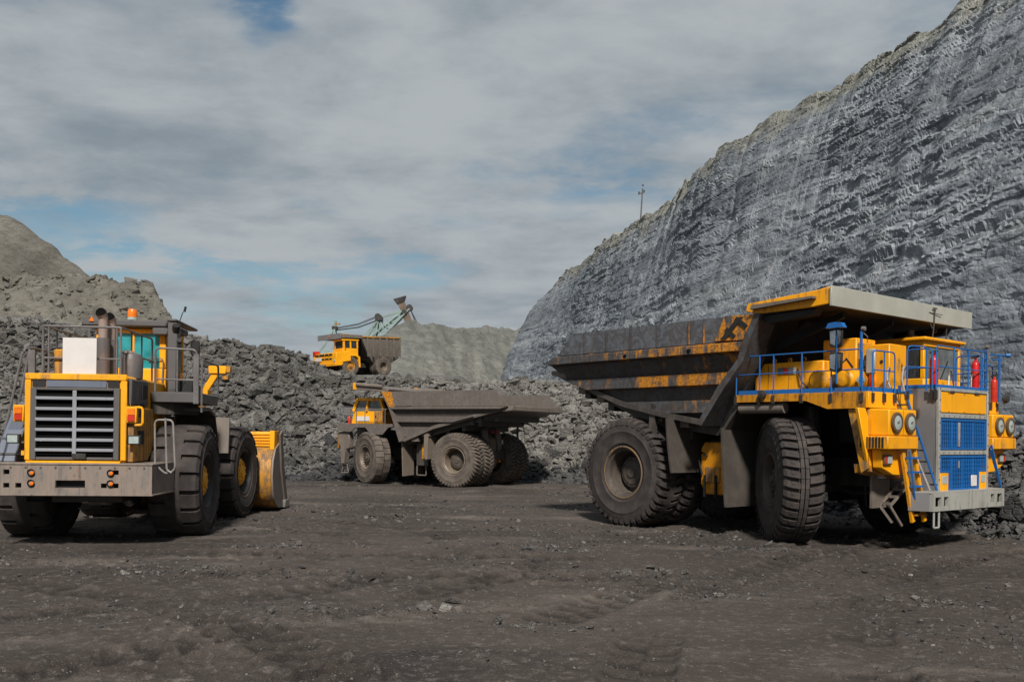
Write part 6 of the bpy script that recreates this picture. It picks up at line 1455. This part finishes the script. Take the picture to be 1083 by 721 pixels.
rr_ = np.random.default_rng(3)
for k, (n, d0, d1, lo, hi) in enumerate(((44000, -0.2, 9.0, 0.085, 0.60), (14000, -0.9, 2.2, 0.08, 0.50))):
    xy, d = sample_bank(n, 31+k, d0, d1); z = np.maximum(bank_z(xy[:, 0], xy[:, 1]), ground_z(xy[:, 0], xy[:, 1]))
    sz = size_dist(rr_, n, lo, hi, 2.5)*(0.75+0.5*smooth01(0.5+fbm(xy[:, 0]*0.4, xy[:, 1]*0.4, 0, 3, 95)))
    pos = np.stack([xy[:, 0], xy[:, 1], z+0.06*sz], 1)
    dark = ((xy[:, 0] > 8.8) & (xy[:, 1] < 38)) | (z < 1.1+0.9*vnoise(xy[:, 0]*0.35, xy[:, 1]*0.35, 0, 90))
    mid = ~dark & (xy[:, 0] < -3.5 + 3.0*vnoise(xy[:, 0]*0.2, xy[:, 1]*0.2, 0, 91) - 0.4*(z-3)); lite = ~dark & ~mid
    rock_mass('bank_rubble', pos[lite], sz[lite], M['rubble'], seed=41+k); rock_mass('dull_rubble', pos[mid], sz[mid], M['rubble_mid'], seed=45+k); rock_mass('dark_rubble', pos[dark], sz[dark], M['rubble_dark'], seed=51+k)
xy, d = sample_bank(3600, 39, 0.3, 8.5); z = bank_z(xy[:, 0], xy[:, 1]); sz = size_dist(rr_, 3600, 0.30, 0.85, 2.4)
mid = xy[:, 0] < -3.5 + 3.0*vnoise(xy[:, 0]*0.2, xy[:, 1]*0.2, 0, 91) - 0.4*(z-3); drk = (xy[:, 0] > 8.8) & (xy[:, 1] < 38)
pos = np.stack([xy[:, 0], xy[:, 1], z+0.05*sz], 1)
rock_mass('slab_rubble', pos[mid & ~drk], sz[mid & ~drk], M['rubble'], seed=47); rock_mass('slab_rubble', pos[~mid & ~drk], sz[~mid & ~drk], M['rubble'], seed=48)
# loose stones on the heaps
hx = rr_.uniform(-60, -20, 5000); hy = rr_.uniform(51, 80, 5000); hz = left_fn(hx, hy); okh = hz > bank_z(hx, hy)
rock_mass('heap_rubble', np.stack([hx, hy, hz], 1)[okh], size_dist(rr_, int(okh.sum()), 0.12, 0.7), M['heap'], seed=61)

# the biggest blocks one by one
ROCKS = []
for i, (v, f) in enumerate(SHAPES):
    for mk in ('rubble', 'rubble_mid', 'rubble_dark', 'stone'):
        me = bpy.data.meshes.new('rock_%s' % mk); me.from_pydata(v.tolist(), [], f.tolist()); me.materials.append(M[mk]); me.update(); ROCKS.append((mk, me))
def single_rocks(n, seed, pick, lo, hi, mk, name, label, cat, group, a=2.0, sink=0.12):
    r = np.random.default_rng(seed); rr2 = random.Random(seed); xy = pick(r, n)
    z = np.maximum(bank_z(xy[:, 0], xy[:, 1]), ground_z(xy[:, 0], xy[:, 1])); sz = size_dist(r, n, lo, hi, a)
    ms = [m for k, m in ROCKS if k == mk]
    for (x, y), zz_, s_ in zip(xy, z, sz):
        o = bpy.data.objects.new(name, rr2.choice(ms)); C.objects.link(o)
        o.location = (x, y, zz_+s_*(0.31-sink)-0.05*s_); o.scale = [s_*rr2.uniform(0.8, 1.25) for _ in range(3)]
        o.rotation_euler = (rr2.gauss(0, 0.35), rr2.gauss(0, 0.35), rr2.uniform(0, 6.28)); tag(o, label, cat, group)
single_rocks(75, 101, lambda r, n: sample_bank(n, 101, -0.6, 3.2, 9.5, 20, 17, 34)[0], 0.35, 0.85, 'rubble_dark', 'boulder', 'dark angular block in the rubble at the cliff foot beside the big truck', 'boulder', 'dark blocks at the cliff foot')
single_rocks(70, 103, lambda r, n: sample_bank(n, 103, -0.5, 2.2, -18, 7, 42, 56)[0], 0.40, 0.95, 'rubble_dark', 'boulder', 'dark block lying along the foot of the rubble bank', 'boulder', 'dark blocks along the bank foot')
single_rocks(70, 105, lambda r, n: sample_bank(n, 105, 2.0, 9.0, -22, 5, 44, 62)[0], 0.55, 1.05, 'rubble_mid', 'boulder', 'grey block sticking out of the face of the rubble bank', 'boulder', 'grey blocks on the bank face')
def yard_pick(r, n):
    cs = np.array([(-3.3, 13.2), (-1.4, 13.4), (2.4, 17.5), (3.2, 15.2), (-6.0, 16.5), (5.5, 21), (0.6, 12.3), (-4.9, 20.0), (0.9, 20.5), (6.5, 14.5)])
    c = cs[r.integers(0, len(cs), n)]; return c + r.normal(0, 1, (n, 2))*np.array([0.55, 0.22])
single_rocks(70, 107, yard_pick, 0.07, 0.22, 'stone', 'stone', 'grey stone lying loose on the trodden coal-dust yard', 'stone', 'loose stones on the yard', 2.4)

# gravel on the yard: loose drifts of small stone, pale and dark
n = 120000
gy_ = 6.5*np.power(52/6.5, rr_.uniform(0, 1, n)**0.85); gx_ = rr_.uniform(-0.75, 0.75, n)*gy_
den_ = fbm(gx_*0.30, gy_*0.55, 0, 4, 91); okg = den_ > rr_.uniform(-0.45, 1.3, n)
gx_, gy_ = gx_[okg], gy_[okg]
cxy = yard_pick(rr_, 3600)*1.0 + rr_.normal(0, 0.16, (3600, 2)); gx_ = np.concatenate([gx_, cxy[:, 0]]); gy_ = np.concatenate([gy_, cxy[:, 1]])
sz = size_dist(rr_, len(gx_), 0.011, 0.10, 2.9); sz = sz*np.clip(gy_/15, 0.75, 1.8)
keep = bank_field(gx_, gy_)[0] < 0
dkk = rr_.uniform(0, 1, len(gx_)) < 0.55
gp = np.stack([gx_, gy_, ground_z(gx_, gy_)+0.05*sz], 1)
rock_mass('yard_gravel', gp[keep & ~dkk], sz[keep & ~dkk], M['stone'], seed=71)
rock_mass('coal_crumbs', gp[keep & dkk], sz[keep & dkk], M['rubble_dark'], seed=72)
